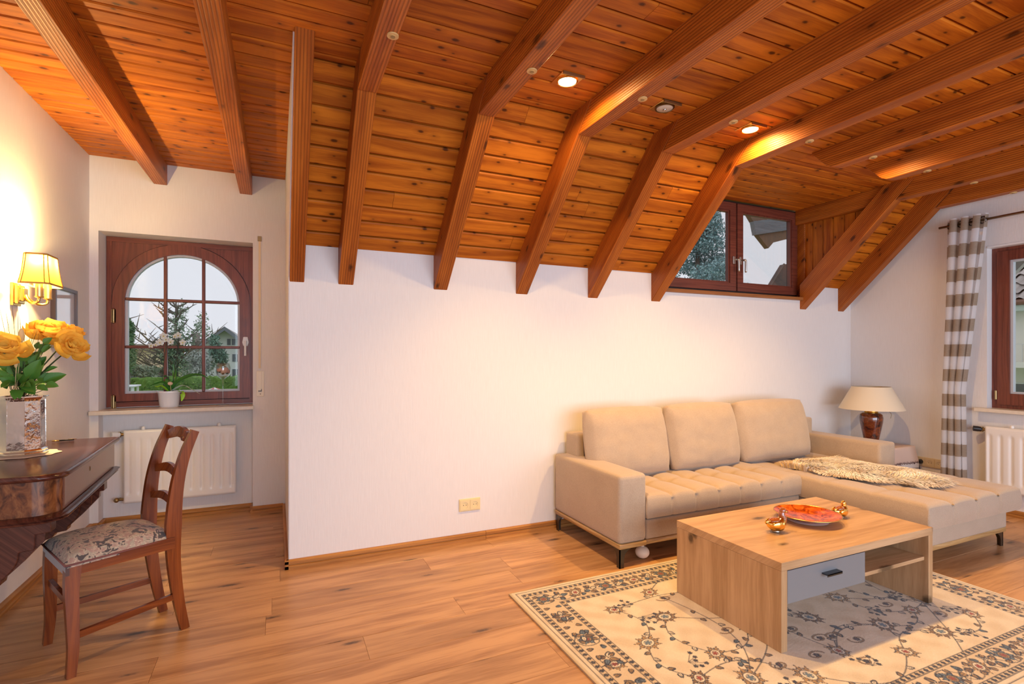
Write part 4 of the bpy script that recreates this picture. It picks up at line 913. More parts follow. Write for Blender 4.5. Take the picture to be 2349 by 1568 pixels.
# doily, plate, ducks
tl_ = NT('amber_glaze'); _nn = tl_.noise(tl_.coord(False), 14., 4, .6, 2.5); tl_.base(tl_.ramp(_nn, [(.35, (.16, .020, .004)), (.5, (.50, .080, .008)), (.66, (.68, .17, .02))])); tl_.set(rough=.12, spec=.4); M_amber = tl_.m
pc = Vector((2.535, 1.842, TZ))
tag(MB().lathe([(0, .001), (.085, .001), (.100, .0025)], 48, pc).build('lace_doily', plain('white_lace', (.80, .74, .70), .9)), 'white lace doily under the amber plate', 'doily')
for v_ in bpy.data.objects['lace_doily.001'].data.vertices if 'lace_doily.001' in bpy.data.objects else []:
    r_ = math.hypot(v_.co.x-pc.x, v_.co.y-pc.y)
    if r_ > .09: a_ = math.atan2(v_.co.y-pc.y, v_.co.x-pc.x); k_ = 1+.03*math.sin(a_*24); v_.co.x, v_.co.y = pc.x+(v_.co.x-pc.x)*k_, pc.y+(v_.co.y-pc.y)*k_
pl = thing('amber_plate', 'round amber marbled plate with gold rim on the coffee table', 'plate', pc)
MB().lathe([(r_*1.09, z_) for r_, z_ in [(0, .014), (.04, .0145), (.075, .019), (.110, .028), (.140, .0375), (.144, .039), (.145, .037), (.10, .020), (.060, .006), (.055, .002), (.048, .002), (.045, .009), (0, .009)]], 64, pc).build('dish', M_amber, pl, True, sharp=60)
MB().tube([(pc.x+.1575*math.cos(2*PI*k/64), pc.y+.1575*math.sin(2*PI*k/64), pc.z+.0385) for k in range(65)], .0022, 6, False).build('gold_rim', M_brass, pl, True)
M_gold = plain('gold_lustre', (.95, .58, .14), .12, 1.); M_ad = plain('amber_glaze_dark', (.33, .075, .010), .08, 0., spec=.7, coat=1.)
def duck(px, rz, s, label, up):
    p = pix(*px, Z=TZ); t = thing('duck_figurine', label, 'figurine', (p.x, p.y, TZ), rz)
    mb = MB()   # body: lofted sections along x (tail -x, breast +x)
    secs = [(-.046, .030, .002, .003), (-.036, .027, .012, .011), (-.018, .023, .022, .019), (.004, .022, .027, .021), (.022, .026, .025, .023), (.034, .030, .017, .018), (.040, .034, .006, .008)]
    def f(u, v):
        k = v*(len(secs)-1); i = min(int(k), len(secs)-2); q = k-i; x, z, w, h = [lerp(a, b, q*q*(3-2*q)) for a, b in zip(secs[i], secs[i+1])]
        a = 2*PI*u; return (x*s, w*1.1*math.cos(a)*s, (z+h*math.sin(a))*s*1.3)
    mb.grid(f, 20, 19, True); mb.build('body', M_gold, t, True, False)
    mb = MB().ball((-.004*s, 0, .046*s), 1, 14, 10, (.030*s, .020*s, .016*s)); mb.build('back', M_ad, t, True, False)
    nk = spline([(.026*s, 0, .032*s), (.034*s, 0, .052*s), (.028*s, 0, .070*s), (.030*s, 0, .084*s)] if up else [(.024*s, 0, .030*s), (.030*s, 0, .046*s), (.026*s, 0, .060*s), (.022*s, 0, .070*s)], 6)
    n_k = len(nk); MB().tube(nk, [lerp(.020, .0115, (i/(n_k-1))**.6)*s for i in range(n_k)], 12).ball(tuple(nk[-1]+Vector((.002*s, 0, .004*s))), 1, 12, 8, (.0145*s, .0125*s, .0135*s)).build('neck_and_head', M_ad if up else M_gold, t, True, False)
    hd = nk[-1]; MB().tube([hd+Vector((.008*s, 0, .004*s)), hd+Vector((.020*s, 0, -.002*s)), hd+Vector((.027*s, 0, -.005*s))], [.005*s, .004*s, .002*s], 8).build('bill', M_gold, t, True, False)
    for sg in (-1, 1):
        MB().ball((-.008*s, sg*.025*s, .036*s), 1, 12, 8, (.027*s, .007*s, .016*s)).build('wing', M_gold, t, True, False)
    MB().lathe([(.014*s, 0), (.018*s, .004*s), (.014*s, .010*s)], 14).build('foot', M_chrome, t, True, False)
duck((1780, 1219), -.25, 1.15, 'gold and amber duck figurine with upright neck beside the drawer end of the plate', True)
duck((1928, 1186), .0, 1.0, 'small gold duck figurine with tucked head on the chaise side of the plate', False)
# ------------------------------------------------------------------ rug
RX0, RX1, RY0_, RY1_ = 1.104, 3.436, .985, 2.472
rug = thing('oriental_rug', 'cream oriental rug with floral vines and patterned border under the coffee table', 'rug', (2.27, 1.73, 0))
st = .0036; nx, ny = int((RX1-RX0)/st)+1, int((RY1_-RY0_)/st)+1
gx, gy = np.meshgrid(np.linspace(RX0, RX1, nx), np.linspace(RY0_, RY1_, ny), indexing='ij')
rgn = np.random.default_rng(5)
colr = np.empty((nx, ny, 3)); colr[:] = (.68, .59, .45)
def lay(mask, c, a=1.):
    m = np.clip(mask, 0, 1)[..., None]*a; colr[:] = colr*(1-m)+np.array(c)*m
INK, TAN, RED, BLU, PALE, BRN = (.030, .032, .045), (.36, .23, .10), (.27, .06, .035), (.12, .17, .22), (.72, .64, .50), (.20, .12, .055)
ed = np.minimum(np.minimum(gx-RX0, RX1-gx), np.minimum(gy-RY0_, RY1_-gy))
def soft(d, w): return np.clip((w-d)/.0025+.5, 0, 1)
mott = np.zeros_like(gx)
for _ in range(26):
    k_ = rgn.uniform(4, 28, 2); mott += np.sin(gx*k_[0]*2+rgn.uniform(0, 6))*np.sin(gy*k_[1]*2+rgn.uniform(0, 6))
lay(np.clip(mott/14+.2, 0, .5), (.52, .40, .25))
def local(cx, cy, R): 
    i0, i1 = max(0, int((cx-R-RX0)/st)), min(nx, int((cx+R-RX0)/st)+2); j0, j1 = max(0, int((cy-R-RY0_)/st)), min(ny, int((cy+R-RY0_)/st)+2)
    return (slice(i0, i1), slice(j0, j1)) if i1 > i0 and j1 > j0 else None
def layl(sl, mask, c, a=1.):
    m = np.clip(mask, 0, 1)[..., None]*a; colr[sl] = colr[sl]*(1-m)+np.array(c)*m
def line(pts, w, c=INK, a=.9):
    for (x0, y0), (x1, y1) in zip(pts, pts[1:]):
        L = math.hypot(x1-x0, y1-y0); sl = local((x0+x1)/2, (y0+y1)/2, L/2+w*3)
        if sl is None: continue
        X, Y = gx[sl], gy[sl]; t = np.clip(((X-x0)*(x1-x0)+(Y-y0)*(y1-y0))/max(L*L, 1e-9), 0, 1)
        layl(sl, soft(np.hypot(X-x0-t*(x1-x0), Y-y0-t*(y1-y0)), w), c, a)
def flower(cx, cy, R, n=8, rot=0., c1=TAN, c2=PALE, c3=RED, sq=1.):
    sl = local(cx, cy, R*1.35)
    if sl is None: return
    X, Y = gx[sl]-cx, gy[sl]-cy; x = X*math.cos(rot)+Y*math.sin(rot); y = (-X*math.sin(rot)+Y*math.cos(rot))/sq
    r, a = np.hypot(x, y), np.arctan2(y, x); jag = .10*np.sin(a*n*3+1)
    ro = R*(.80+.20*np.cos(a*n)+jag)
    layl(sl, soft(r, ro+.0030), INK); layl(sl, soft(r, ro-.0035), c1); layl(sl, soft(np.abs(r-R*(.62+.12*np.cos(a*n+PI))), .0022), INK, .9)
    layl(sl, soft(r, R*.50), c2); layl(sl, soft(np.abs(r-R*.50), .0020), INK, .85); layl(sl, soft(r, R*(.26+.07*np.cos(a*5))), c3); layl(sl, soft(np.abs(r-R*.30), .0018), INK, .8)
def bud(cx, cy, R, rot, c=TAN):
    sl = local(cx, cy, R*1.5)
    if sl is None: return
    X, Y = gx[sl]-cx, gy[sl]-cy; x = X*math.cos(rot)+Y*math.sin(rot); y = -X*math.sin(rot)+Y*math.cos(rot)
    w = R*.55*np.sqrt(np.clip(1-(x/R)**2, 0, 1))*(1-.5*x/R); d = np.abs(y)-w
    layl(sl, soft(d, .003)*(np.abs(x) < R), INK); layl(sl, soft(d, -.0035)*(np.abs(x) < R*.9), c); layl(sl, soft(np.abs(y), .0018)*(np.abs(x) < R*.7), INK, .8)
def vine(p, q, bend, nb=4, w=.0024):
    P = np.array(p, float); Q = np.array(q, float); n_ = np.array([-(Q-P)[1], (Q-P)[0]]); pts = [tuple(P+(Q-P)*t+n_*bend*math.sin(PI*t)) for t in np.linspace(0, 1, 15)]
    line(pts, w)
    for k in range(nb):
        i = 2+int(11*(k+.5)/nb); (x0, y0), (x1, y1) = pts[i-1], pts[i]; an = math.atan2(y1-y0, x1-x0)+(.9 if k % 2 else -.9)
        bud(x1+.016*math.cos(an), y1+.016*math.sin(an), .016, an, (TAN, PALE, BLU)[k % 3])
def sprig(cx, cy, an, s_=1.):
    for k in range(6):
        t = an+(k-2.5)*.42; L = (.035+.018*(k % 3))*s_; ex, ey = cx+L*math.cos(t), cy+L*math.sin(t); line([(cx, cy), (ex, ey)], .0016)
        flower(ex, ey, .0085*s_, 5, t, TAN, RED if k % 2 else PALE, INK)
def paisley(cx, cy, an, s_=1.):
    pts = [(cx+s_*(.045*math.cos(an+t*1.0)*(1-t*.11)), cy+s_*(.028*math.sin(an+t*1.0)*(1-t*.11))) for t in np.linspace(0, 7.2, 30)]
    line(pts, .0045, INK); line(pts, .0022, TAN); flower(cx, cy, .012*s_, 5, an, RED, PALE, RED)
# field
FL = [(1.679, 1.946), (1.664, 1.62), (1.662, 1.44), (2.02, 2.10), (2.62, 1.736), (2.823, 1.50), (2.542, 1.474), (2.15, 1.42), (2.35, 1.95), (2.95, 2.05), (3.10, 1.72), (1.95, 1.72), (2.30, 1.66), (1.50, 2.10), (1.46, 1.80), (1.48, 1.52), (1.88, 1.36), (2.40, 1.30), (2.72, 1.33), (3.04, 1.36), (3.06, 1.95), (2.66, 2.10), (2.30, 2.16), (1.78, 2.18), (1.44, 1.30), (2.98, 1.55), (2.78, 1.92), (2.08, 1.90)]
for k in range(len(FL)-1): vine(FL[k], FL[k+1], .25*(1 if k % 2 else -1), 5)
for a_, b_ in ((0, 8), (4, 10), (6, 7), (1, 11), (5, 10), (8, 9)): vine(FL[a_], FL[b_], -.2, 5)
for k, (x, y) in enumerate(FL): flower(x, y, .064 if k % 2 == 0 else .050, 9 if k % 2 == 0 else 7, k*.7, TAN if k % 3 else BRN, PALE, RED if k % 2 else BLU, .8)
for k in range(70):
    x, y = rgn.uniform(1.40, 3.14), rgn.uniform(1.27, 2.22)
    if min(math.hypot(x-a, y-b) for a, b in FL) > .085: (sprig if k % 2 else paisley)(x, y, rgn.uniform(0, 6.3), 1.)
# border: guard stripes and repeating palmettes
bo = ed < .218; colr[ed < .02] = (.66, .57, .42)
lay(((ed > .048) & (ed < .072)) | ((ed > .192) & (ed < .216)), (.50, .36, .19), .55)
lay((ed > .072) & (ed < .192), (.56, .43, .26), .5)
for e_ in (.026, .048, .072, .192, .216): lay(soft(np.abs(ed-e_), .0022), INK, .9)
def along(e, step, fn):
    x = RX0+e
    n_ = int((RX1-RX0-2*e)/step)
    for k in range(n_+1):
        for y in (RY0_+e, RY1_-e): fn(RX0+e+(RX1-RX0-2*e)*k/n_, y, k, 0)
    n_ = int((RY1_-RY0_-2*e)/step)
    for k in range(1, n_):
        for x in (RX0+e, RX1-e): fn(x, RY0_+e+(RY1_-RY0_-2*e)*k/n_, k, 1)
along(.060, .030, lambda x, y, k, s_: flower(x, y, .0085, 5, k, (TAN, BLU, RED)[k % 3], PALE, INK))
along(.204, .030, lambda x, y, k, s_: flower(x, y, .0085, 5, k, (RED, TAN, BLU)[k % 3], PALE, INK))
along(.132, .185, lambda x, y, k, s_: (flower(x, y, .052, 8, k, TAN, PALE, RED, .75) if k % 2 else (flower(x, y, .040, 6, k, BLU, TAN, RED, 1.0), line([(x+.058*math.cos(t)*(1+.1*math.cos(6*t)), y+.05*math.sin(t)) for t in np.linspace(0, 6.3, 30)], .0022))))
def filler(x, y, k, s_):
    for q in range(4): an = k*1.7+q*1.57; bud(x+.03*math.cos(an), y+.03*math.sin(an), .020, an, (TAN, PALE, BRN, BLU)[q])
    line([(x+.012*math.cos(t)*t, y+.010*math.sin(t)*t) for t in np.linspace(0, 5.5, 20)], .0018)
along(.132, .0925, lambda x, y, k, s_: filler(x, y, k, s_) if k % 2 else None)
along(.100, .062, lambda x, y, k, s_: bud(x, y, .016, k*2.1, TAN)); along(.164, .062, lambda x, y, k, s_: bud(x, y, .016, k*1.3, BLU if k % 2 else TAN))
colr *= 1+.10*(rgn.random((nx, ny, 1))-.5)
hz = RZ-.0008*rgn.random((nx, ny)); hz[ed < .004] = RZ*.55
vv = np.stack([gx-2.27, gy-1.73, hz], -1).reshape(-1, 3)
idx = np.arange(nx*ny).reshape(nx, ny); ff = np.stack([idx[:-1, :-1], idx[1:, :-1], idx[1:, 1:], idx[:-1, 1:]], -1).reshape(-1, 4)
me = bpy.data.meshes.new('pile'); me.vertices.add(len(vv)); me.vertices.foreach_set('co', vv.ravel()); me.loops.add(ff.size); me.loops.foreach_set('vertex_index', ff.ravel().astype(np.int32)); me.polygons.add(len(ff)); me.polygons.foreach_set('loop_start', np.arange(0, ff.size, 4, dtype=np.int32)); me.update(); me.validate()
ca = me.color_attributes.new('weave', 'FLOAT_COLOR', 'POINT'); ca.data.foreach_set('color', np.concatenate([colr.reshape(-1, 3), np.ones((nx*ny, 1))], 1).ravel().astype(np.float32))
tr = NT('woven_wool_pattern'); tr.base(tr.n('ShaderNodeAttribute', attribute_name='weave').outputs['Color']); tr.set(rough=.95, sheen=.25, spec=.1); tr.bump(tr.noise(tr.coord(False), 500., 2), .3, .001); me.materials.append(tr.m)
link_mesh('pile', me, rug)
MB().ring([(RX0+.006, RY0_+.006), (RX1-.006, RY0_+.006), (RX1-.006, RY1_-.006), (RX0+.006, RY1_-.006)], [(RX0-.002, RY0_-.002), (RX1+.002, RY0_-.002), (RX1+.002, RY1_+.002), (RX0-.002, RY1_+.002)], .0005, .0085, 'y').xf(Matrix(((1, 0, 0, 0), (0, 0, 1, 0), (0, 1, 0, 0), (0, 0, 0, 1)))).build('bound_edge', plain('rug_edge_cream', (.52, .42, .28), .9), rug)
# ------------------------------------------------------------------ side table with cloth, lamp
sd = thing('side_table', 'low wooden side table in the corner behind the sofa arm', 'table', (4.95, 2.93, 0)); tx0, tx1, ty0, ty1, tz = 4.73, 5.15, 2.725, 3.18, .45
M_dkw = wood('brown_table_wood', (.20, .09, .04), (.12, .05, .02), (0, 0, 1), (1, 1, 0), knots=0)
for x in (tx0+.02, tx1-.055):
    for y in (ty0+.02, ty1-.055): MB().box(x, x+.035, y, y+.035, 0, tz-.02).build('leg', M_dkw, sd)
MB().box(tx0, tx1, ty0, ty1, tz-.024, tz-.002, .002).build('table_top', M_dkw, sd)
tc = NT('pink_tablecloth_lace_edge'); v = tc.n('ShaderNodeTexCoord').outputs['Object']; sxx = tc.n('ShaderNodeSeparateXYZ', ins={0: v}); nzz = tc.noise(v, 55., 4, .6, 1.)
edge = tc.n('ShaderNodeAttribute', attribute_name='hem').outputs['Fac']; e2 = tc.math('ADD', edge, tc.math('MULTIPLY', nzz, .35))
band = tc.ramp(e2, [(.88, 0.), (.92, 1.), (.97, 1.), (1.0, .0)]); tc.base(tc.mix(tc.ramp(e2, [(.97, 0.), (1.02, 1.)]), tc.mix(band, (.66, .50, .42), (.10, .055, .06)), (.72, .66, .62))); tc.set(rough=.45, spec=.4)
cb = MB(); N_ = 40
def clothf(u, v):
    x, y = lerp(tx0-.17, tx1+.012, u), lerp(ty0-.19, ty1+.01, v); ox_, oy_ = max(0, tx0-.004-x), max(0, ty0-.004-y); d = math.hypot(ox_, oy_)
    px_, py_ = max(x, tx0-.006-.018*min(1, ox_*8)), max(y, ty0-.006-.02*min(1, oy_*8))
    fold = .012*math.sin(14*(x+y))*min(1, d*6)
    return (min(px_-(fold if ox_ > 0 else 0), tx1+.01), py_-(fold if oy_ > 0 else 0), tz+.001-min(ox_+oy_, .19+.03*math.sin(9*x+7*y)))
cb.grid(clothf, N_, N_); clo = cb.build('tablecloth', tc.m, None, True); tag(clo, 'dusty pink tablecloth with lace hem draped over the side table', 'tablecloth')
hm = clo.data.attributes.new('hem', 'FLOAT', 'POINT'); hm.data.foreach_set('value', [max(0, min(1, (tz-v_.co.z)/.18)) for v_ in clo.data.vertices])
lp = Vector((4.915, 2.945, tz+.001)); lamp = thing('table_lamp', 'table lamp with amber marbled base and wide cream conical shade', 'lamp', lp)
tm = NT('burnt_amber_marble'); _n = tm.noise(tm.coord(False), 16., 4, .55, 1.); tm.base(tm.ramp(_n, [(.36, (.012, .006, .006)), (.47, (.13, .022, .008)), (.6, (.27, .06, .014)), (.72, (.10, .02, .01))])); tm.set(rough=.08, coat=1.)
MB().lathe([(.052, 0), (.056, .008), (.060, .05), (.076, .13), (.089, .20), (.092, .24), (.086, .268), (.066, .282), (.05, .284), (0, .284)], 40, lp).build('base', tm.m, lamp, True, sharp=50)
MB().lathe([(.052, .282), (.054, .288), (.05, .296), (.066, .300), (.066, .303), (.02, .305), (.012, .33)], 32, lp).build('brass_collar', M_brass, lamp, True, sharp=40)
MB().lathe([(.254, .318), (.150, .520), (.1485, .520), (.2525, .318)], 56, lp, caps=False).build('shade', plain('cream_lamp_shade', (.74, .66, .52), .8), lamp, True, sharp=40)
MB().tube([lp+Vector((0, 0, .32)), lp+Vector((0, 0, .50))], .006, 8).tube([lp+Vector((-.15, 0, .512)), lp+Vector((.15, 0, .512))], .002, 6).build('shade_holder', M_brass, lamp)
MB().tube(spline([lp+Vector((.06, -.09, .32)), lp+Vector((.085, -.12, .28)), lp+Vector((.075, -.12, .24))], 6), .0018, 6).build('pull_cord', M_dbrass, lamp)
# ------------------------------------------------------------------ curtain and rod
rx = XR-.128; rod = thing('curtain_rod', 'slim bronze curtain rod above the gable window', 'curtain rod', (rx, 2.0, 2.325))
MB().tube([(rx, .6, 2.325), (rx, 2.50, 2.325)], .010, 12).build('rod', plain('bronze_metal', (.30, .21, .13), .3, 1.), rod, True)
for y in (.8, 2.33): MB().tube([(rx, y, 2.325), (XR+.002, y, 2.325)], .006, 8).lathe([(.02, 0), (.02, .004)], 12).build('bracket', plain('bronze_metal', (.30, .21, .13), .3, 1.), rod) if False else MB().tube([(rx, y, 2.325), (XR+.002, y, 2.325)], .006, 8).build('bracket', plain('bronze_metal', (.30, .21, .13), .3, 1.), rod)
cur = thing('curtain', 'white voile curtain with taupe horizontal stripes gathered beside the gable window', 'curtain', (rx, 2.34, 2.37))
tcu = NT('striped_voile'); v = tcu.n('ShaderNodeTexCoord').outputs['Object']; z = tcu.n('ShaderNodeSeparateXYZ', ins={0: v}).outputs[2]
ph = tcu.math('FRACT', tcu.math('ADD', tcu.math('MULTIPLY', z, 1/.204), 20.02)); strp = tcu.ramp(ph, [(.50, 0.), (.51, 1.), (.985, 1.), (.995, 0.)])
nn = tcu.noise(tcu.n('ShaderNodeMapping', ins={0: v, 'Scale': (20, 20, 160)}).outputs[0], 3., 3)
colc = tcu.mix(strp, (.88, .88, .90), tcu.mix(nn, (.40, .31, .23), (.60, .50, .40)))
df = tcu.n('ShaderNodeBsdfDiffuse', ins={0: colc}); ts = tcu.n('ShaderNodeBsdfTranslucent', ins={0: colc}); m1 = tcu.n('ShaderNodeMixShader', ins={0: .5, 1: df.outputs[0], 2: ts.outputs[0]}); tpn = tcu.n('ShaderNodeBsdfTransparent')
m2 = tcu.n('ShaderNodeMixShader', ins={0: tcu.math('MULTIPLY_ADD', strp, -.10, .14), 1: m1.outputs[0], 2: tpn.outputs[0]}); tcu.link(m2.outputs[0], tcu.out.inputs[0])
def curt(u, v):
    z = lerp(2.375, .03, v)
    spread = 1+.05*math.sin(v*3); y0, y1 = 2.44+.05*v, 2.168+.158*min(1, v/.6)-.012*max(0, (v-.6)/.4)
    amp = lerp(.045, .055, v); w = math.sin(2*PI*u*3.5+.6)
    y = lerp(y0, y1, u)+.012*math.sin(2*PI*u*7+1)
    return (rx+amp*w*(1-.35*u), y, z)
MB().grid(curt, 90, 50).build('fabric', tcu.m, cur, True)
for k, (u_) in enumerate((.06, .34, .62, .90)):
    p = Vector(curt(u_, .022)); MB().tube([(rx+.022*math.cos(a)*.3+(p.x-rx)*0, p.y+.026*math.cos(a)*.9, 2.325+.026*math.sin(a)) for a in [2*PI*i/24 for i in range(25)]], .0055, 8, False).build('grommet', plain('dark_nickel', (.18, .16, .15), .3, 1.), cur, True)
tgm = curt(.9, .06); MB().box(tgm[0]-.03, tgm[0]-.028, tgm[1]-.02, tgm[1]+.012, tgm[2]-.025, tgm[2], .0005).build('care_tag', plain('tag_white', (.8, .75, .7), .8), cur)
# ================================================================== OUTDOORS
GZ = -2.7
tgr = NT('lawn_green'); tgr.base(tgr.mix(tgr.noise(tgr.coord(False), 1.5, 4), (.10, .22, .05), (.20, .34, .09))); tgr.set(rough=.95)
tag(MB().box(-60, 70, 7.5, 90, GZ-.2, GZ).box(8.5, 70, -40, 7.5, GZ-.2, GZ).build('lawn', tgr.m), 'green lawn outside the house', kind='structure')
def foliage_mat(name, a, b):
    if name in MATS: return MATS[name]
    t = NT(name); r = t.n('ShaderNodeAttribute', attribute_name='tone').outputs['Fac']; t.base(t.mix(r, a, b)); t.set(rough=.8); MATS[name] = t.m; return t.m
def foliage(root, blobs, n, size, mat, seed=1):
    """leaf clusters: small triangles scattered in ellipsoid blobs (cx,cy,cz,rx,ry,rz)"""
    rn = random.Random(seed); V, Fc, T = [], [], []; tot = sum(b[3]*b[4]*b[5] for b in blobs)
    off = root.location
    for b in blobs:
        for i in range(max(8, int(n*b[3]*b[4]*b[5]/tot))):
            d = Vector((rn.gauss(0, 1), rn.gauss(0, 1), rn.gauss(0, 1))).normalized(); r = rn.random()**.35
            p = Vector((b[0]+d.x*r*b[3], b[1]+d.y*r*b[4], b[2]+d.z*r*b[5]))-off
            u = Vector((rn.gauss(0, 1), rn.gauss(0, 1), rn.gauss(0, 1))).normalized()*size*rn.uniform(.6, 1.4); w = u.cross(Vector((rn.gauss(0, 1), rn.gauss(0, 1), rn.gauss(0, 1))).normalized()).normalized()*size*.6
            k = len(V); V += [p-w, p+w, p+u*2]; Fc.append((k, k+1, k+2)); t = rn.random(); T += [t, t, t]
    me = bpy.data.meshes.new('foliage'); me.from_pydata(V, [], Fc); a = me.attributes.new('tone', 'FLOAT', 'POINT'); a.data.foreach_set('value', T); me.materials.append(mat)
    o = link_mesh('foliage', me, root); o['kind'] = 'stuff'; return o
M_bark = plain('grey_bark', (.16, .13, .11), .9)
def branches(root, base, top, n, L, seed, r0=.10, up=.5):
    rn = random.Random(seed); base, top = Vector(base), Vector(top); MB().tube([base, lerp(base, top, .5), top], [r0, r0*.6, r0*.15], 7).build('trunk', M_bark, root, True)
    for i in range(n):
        t = rn.uniform(.3, .97); p = lerp(base, top, t); a = rn.uniform(0, 6.28); l = L*(1.15-t)*rn.uniform(.7, 1.2); d = Vector((math.cos(a), math.sin(a), up*rn.uniform(.5, 1.5))); q = p+d*l
        m_ = lerp(p, q, .55)+Vector((0, 0, -.06*l)); mb = MB().tube([p, m_, q], [r0*.32, r0*.2, r0*.06], 5)
        for k in range(5):
            s_ = lerp(p, q, rn.uniform(.35, .95)); e = s_+Vector((rn.uniform(-1, 1), rn.uniform(-1, 1), rn.uniform(.1, .9)))*l*.3; mb.tube([s_, e], [r0*.13, r0*.03], 4)
        mb.build('branch', M_bark, root)
# hedge
h0, h1 = pix(200, 868, Y=26), pix(640, 868, Y=26)
hd = thing('garden_hedge', 'long clipped green hedge beyond the arched window', 'hedge', ((h0.x+h1.x)/2, 26, GZ))
def hf(u, v):
    x = lerp(h0.x, h1.x, u); s_ = v*3.4; y, z = (26, GZ+s_) if s_ < h0.z-GZ else (26+(s_-(h0.z-GZ)), h0.z)
    k = .10*noise.noise((x*3, y*3, z*3))+.06*noise.noise((x*9, y*9, z*9)); return (x, y-k, z+k)
th = NT('hedge_green'); th.base(th.mix(th.noise(th.coord(False), 6., 5, .7), (.045, .13, .018), (.22, .38, .07))); th.set(rough=.9)
MB().grid(hf, 220, 60).build('hedge_body', th.m, hd)
foliage(hd, [(lerp(h0.x, h1.x, (k+.5)/12), 26, (GZ+h0.z)/2, (h1.x-h0.x)/22, .12, (h0.z-GZ)/2) for k in range(12)], 9000, .06, foliage_mat('hedge_leaf', (.05, .15, .02), (.26, .42, .09)), 2)
# larch and shrubs before the hedge line
b_ = pix(402, 900, Y=37); t_ = pix(404, 690, Y=37)
lr = thing('bare_larch', 'tall half bare tree behind the orchid, seen through the arched window', 'tree', (b_.x, 37, GZ)); branches(lr, (b_.x, 37, GZ), t_, 46, 4.0, 4, .24, .55)
foliage(lr, [(lerp(b_.x, t_.x, k)+random.uniform(-.7, .9)+.5, 37, lerp(b_.z, t_.z, .25+.65*k), 1.1*(1.2-k), .9, .7) for k in [i/11 for i in range(12)]], 3000, .075, foliage_mat('larch_leaf', (.14, .24, .16), (.34, .44, .30)), 5)
for i, (u, v, w_, h_, Yd, lb, ca, cb_, bare) in enumerate(((498, 815, 26, 48, 31, 'dense blue green shrub before the gabled house', (.06, .15, .11), (.22, .36, .28), 0), (296, 790, 12, 60, 24, 'green tree at the edge of the yellow building', (.08, .18, .08), (.24, .36, .18), 0), (455, 830, 34, 34, 29, 'grey leafless bush behind the hedge', (.24, .28, .24), (.42, .46, .42), 1), (330, 850, 46, 16, 28, 'low scrub along the hedge top', (.18, .24, .16), (.36, .42, .30), 1))):
    c_ = pix(u, v, Y=Yd); e_ = pix(u+w_, v-h_, Y=Yd); rx_, rz_ = abs(e_.x-c_.x), abs(e_.z-c_.z); t = thing('garden_shrub', lb, 'shrub', (c_.x, Yd, GZ))
    branches(t, (c_.x, Yd, GZ), (c_.x, Yd, c_.z+rz_*.8), 22 if bare else 10, rx_*1.2, 10+i, .09, .7)
    rn = random.Random(i); foliage(t, [(c_.x+rn.uniform(-.5, .5)*rx_, Yd+rn.uniform(-.3, .3), c_.z+rn.uniform(-.6, .6)*rz_, rx_*.55, .6, rz_*.45) for k in range(7)], 2600 if not bare else 1500, .07, foliage_mat('shrub_leaf_%d' % i, ca, cb_), 20+i)
# gabled house
M_hw = plain('white_render', (.74, .76, .78), .8); M_roofg = plain('grey_roof', (.30, .27, .25), .8); M_hwin = plain('dark_window_glass', (.10, .12, .14), .15)
HY = 46; pk = pix(517, 750, Y=HY); rgt = pix(586, 800, Y=HY); sl_ = (pk.z-rgt.z)/(rgt.x-pk.x); xl_, xr_ = pk.x-6.4, pk.x+6.4; ze = pk.z-6.4*sl_
hs = thing('gabled_house', 'white gabled house with grey roof seen through the arched window', 'house', (pk.x, HY, GZ))
MB().prism([(xl_+.5, GZ), (xr_-.5, GZ), (xr_-.5, ze+.5*sl_), (pk.x, pk.z-.12), (xl_+.5, ze+.5*sl_)], HY, HY+11, 'y').build('walls', M_hw, hs)
for s_ in (-1, 1):
    x1 = pk.x+s_*6.4; MB().prism([(pk.x, pk.z), (x1, ze), (x1, ze-.22), (pk.x, pk.z-.25)], HY-.8, HY+11.5, 'y').build('roof_slope', M_roofg, hs); MB().prism([(pk.x, pk.z+.02), (x1, ze+.02), (x1, ze-.26), (pk.x, pk.z-.30)], HY-.86, HY-.78, 'y').build('barge_board', plain('slate_blue_board', (.17, .19, .22), .6), hs)
for (a, b, c_, d) in ((521, 540, 777, 791), (533, 552, 812, 829), (533, 552, 846, 864)):
    p, q = pix(a, d, Y=HY-.03), pix(b, c_, Y=HY-.03); wn = MB().box(p.x, q.x, HY-.05, HY+.02, p.z, q.z).build('window', M_hwin, hs); MB().box((p.x+q.x)/2-.03, (p.x+q.x)/2+.03, HY-.07, HY-.04, p.z, q.z).build('window_bar', M_hw, wn)
ch_ = pix(470, 745, Y=HY+4); MB().tube([(ch_.x, HY+4, pk.z-1.2), (ch_.x, HY+4, ch_.z+.2)], .03, 6).build('antenna', M_bark, hs); MB().box(ch_.x-.9, ch_.x-.4, HY+4, HY+4.5, pk.z-2, pk.z-.3).build('chimney', plain('chimney_brick', (.30, .24, .22), .9), hs)
# yellow house with red canopy
q0, q1 = pix(230, 800, Y=43), pix(412, 870, Y=43); yh = thing('yellow_house', 'pale yellow house with red canopy strip beyond the hedge', 'house', ((q0.x+q1.x)/2, 43, GZ))
MB().box(q0.x, q1.x, 43, 44, GZ, q0.z).build('walls', plain('yellow_render', (.80, .72, .48), .8), yh)
p, q = pix(300, 851, Y=42.9), pix(400, 843, Y=42.9); MB().box(p.x, q.x, 42.2, 43, p.z, q.z).build('canopy', plain('red_canopy', (.50, .16, .12), .7), yh)
p, q = pix(300, 872, Y=42.95), pix(352, 852, Y=42.95); MB().box(p.x, q.x, 42.9, 43.02, p.z, q.z).build('shaded_front', M_hwin, yh)  # shade under the canopy painted as a flat dark panel
p, q = pix(352, 872, Y=42.95), pix(400, 852, Y=42.95); MB().box(p.x, q.x, 42.9, 43.02, p.z, q.z).build('white_front', M_hw, yh)
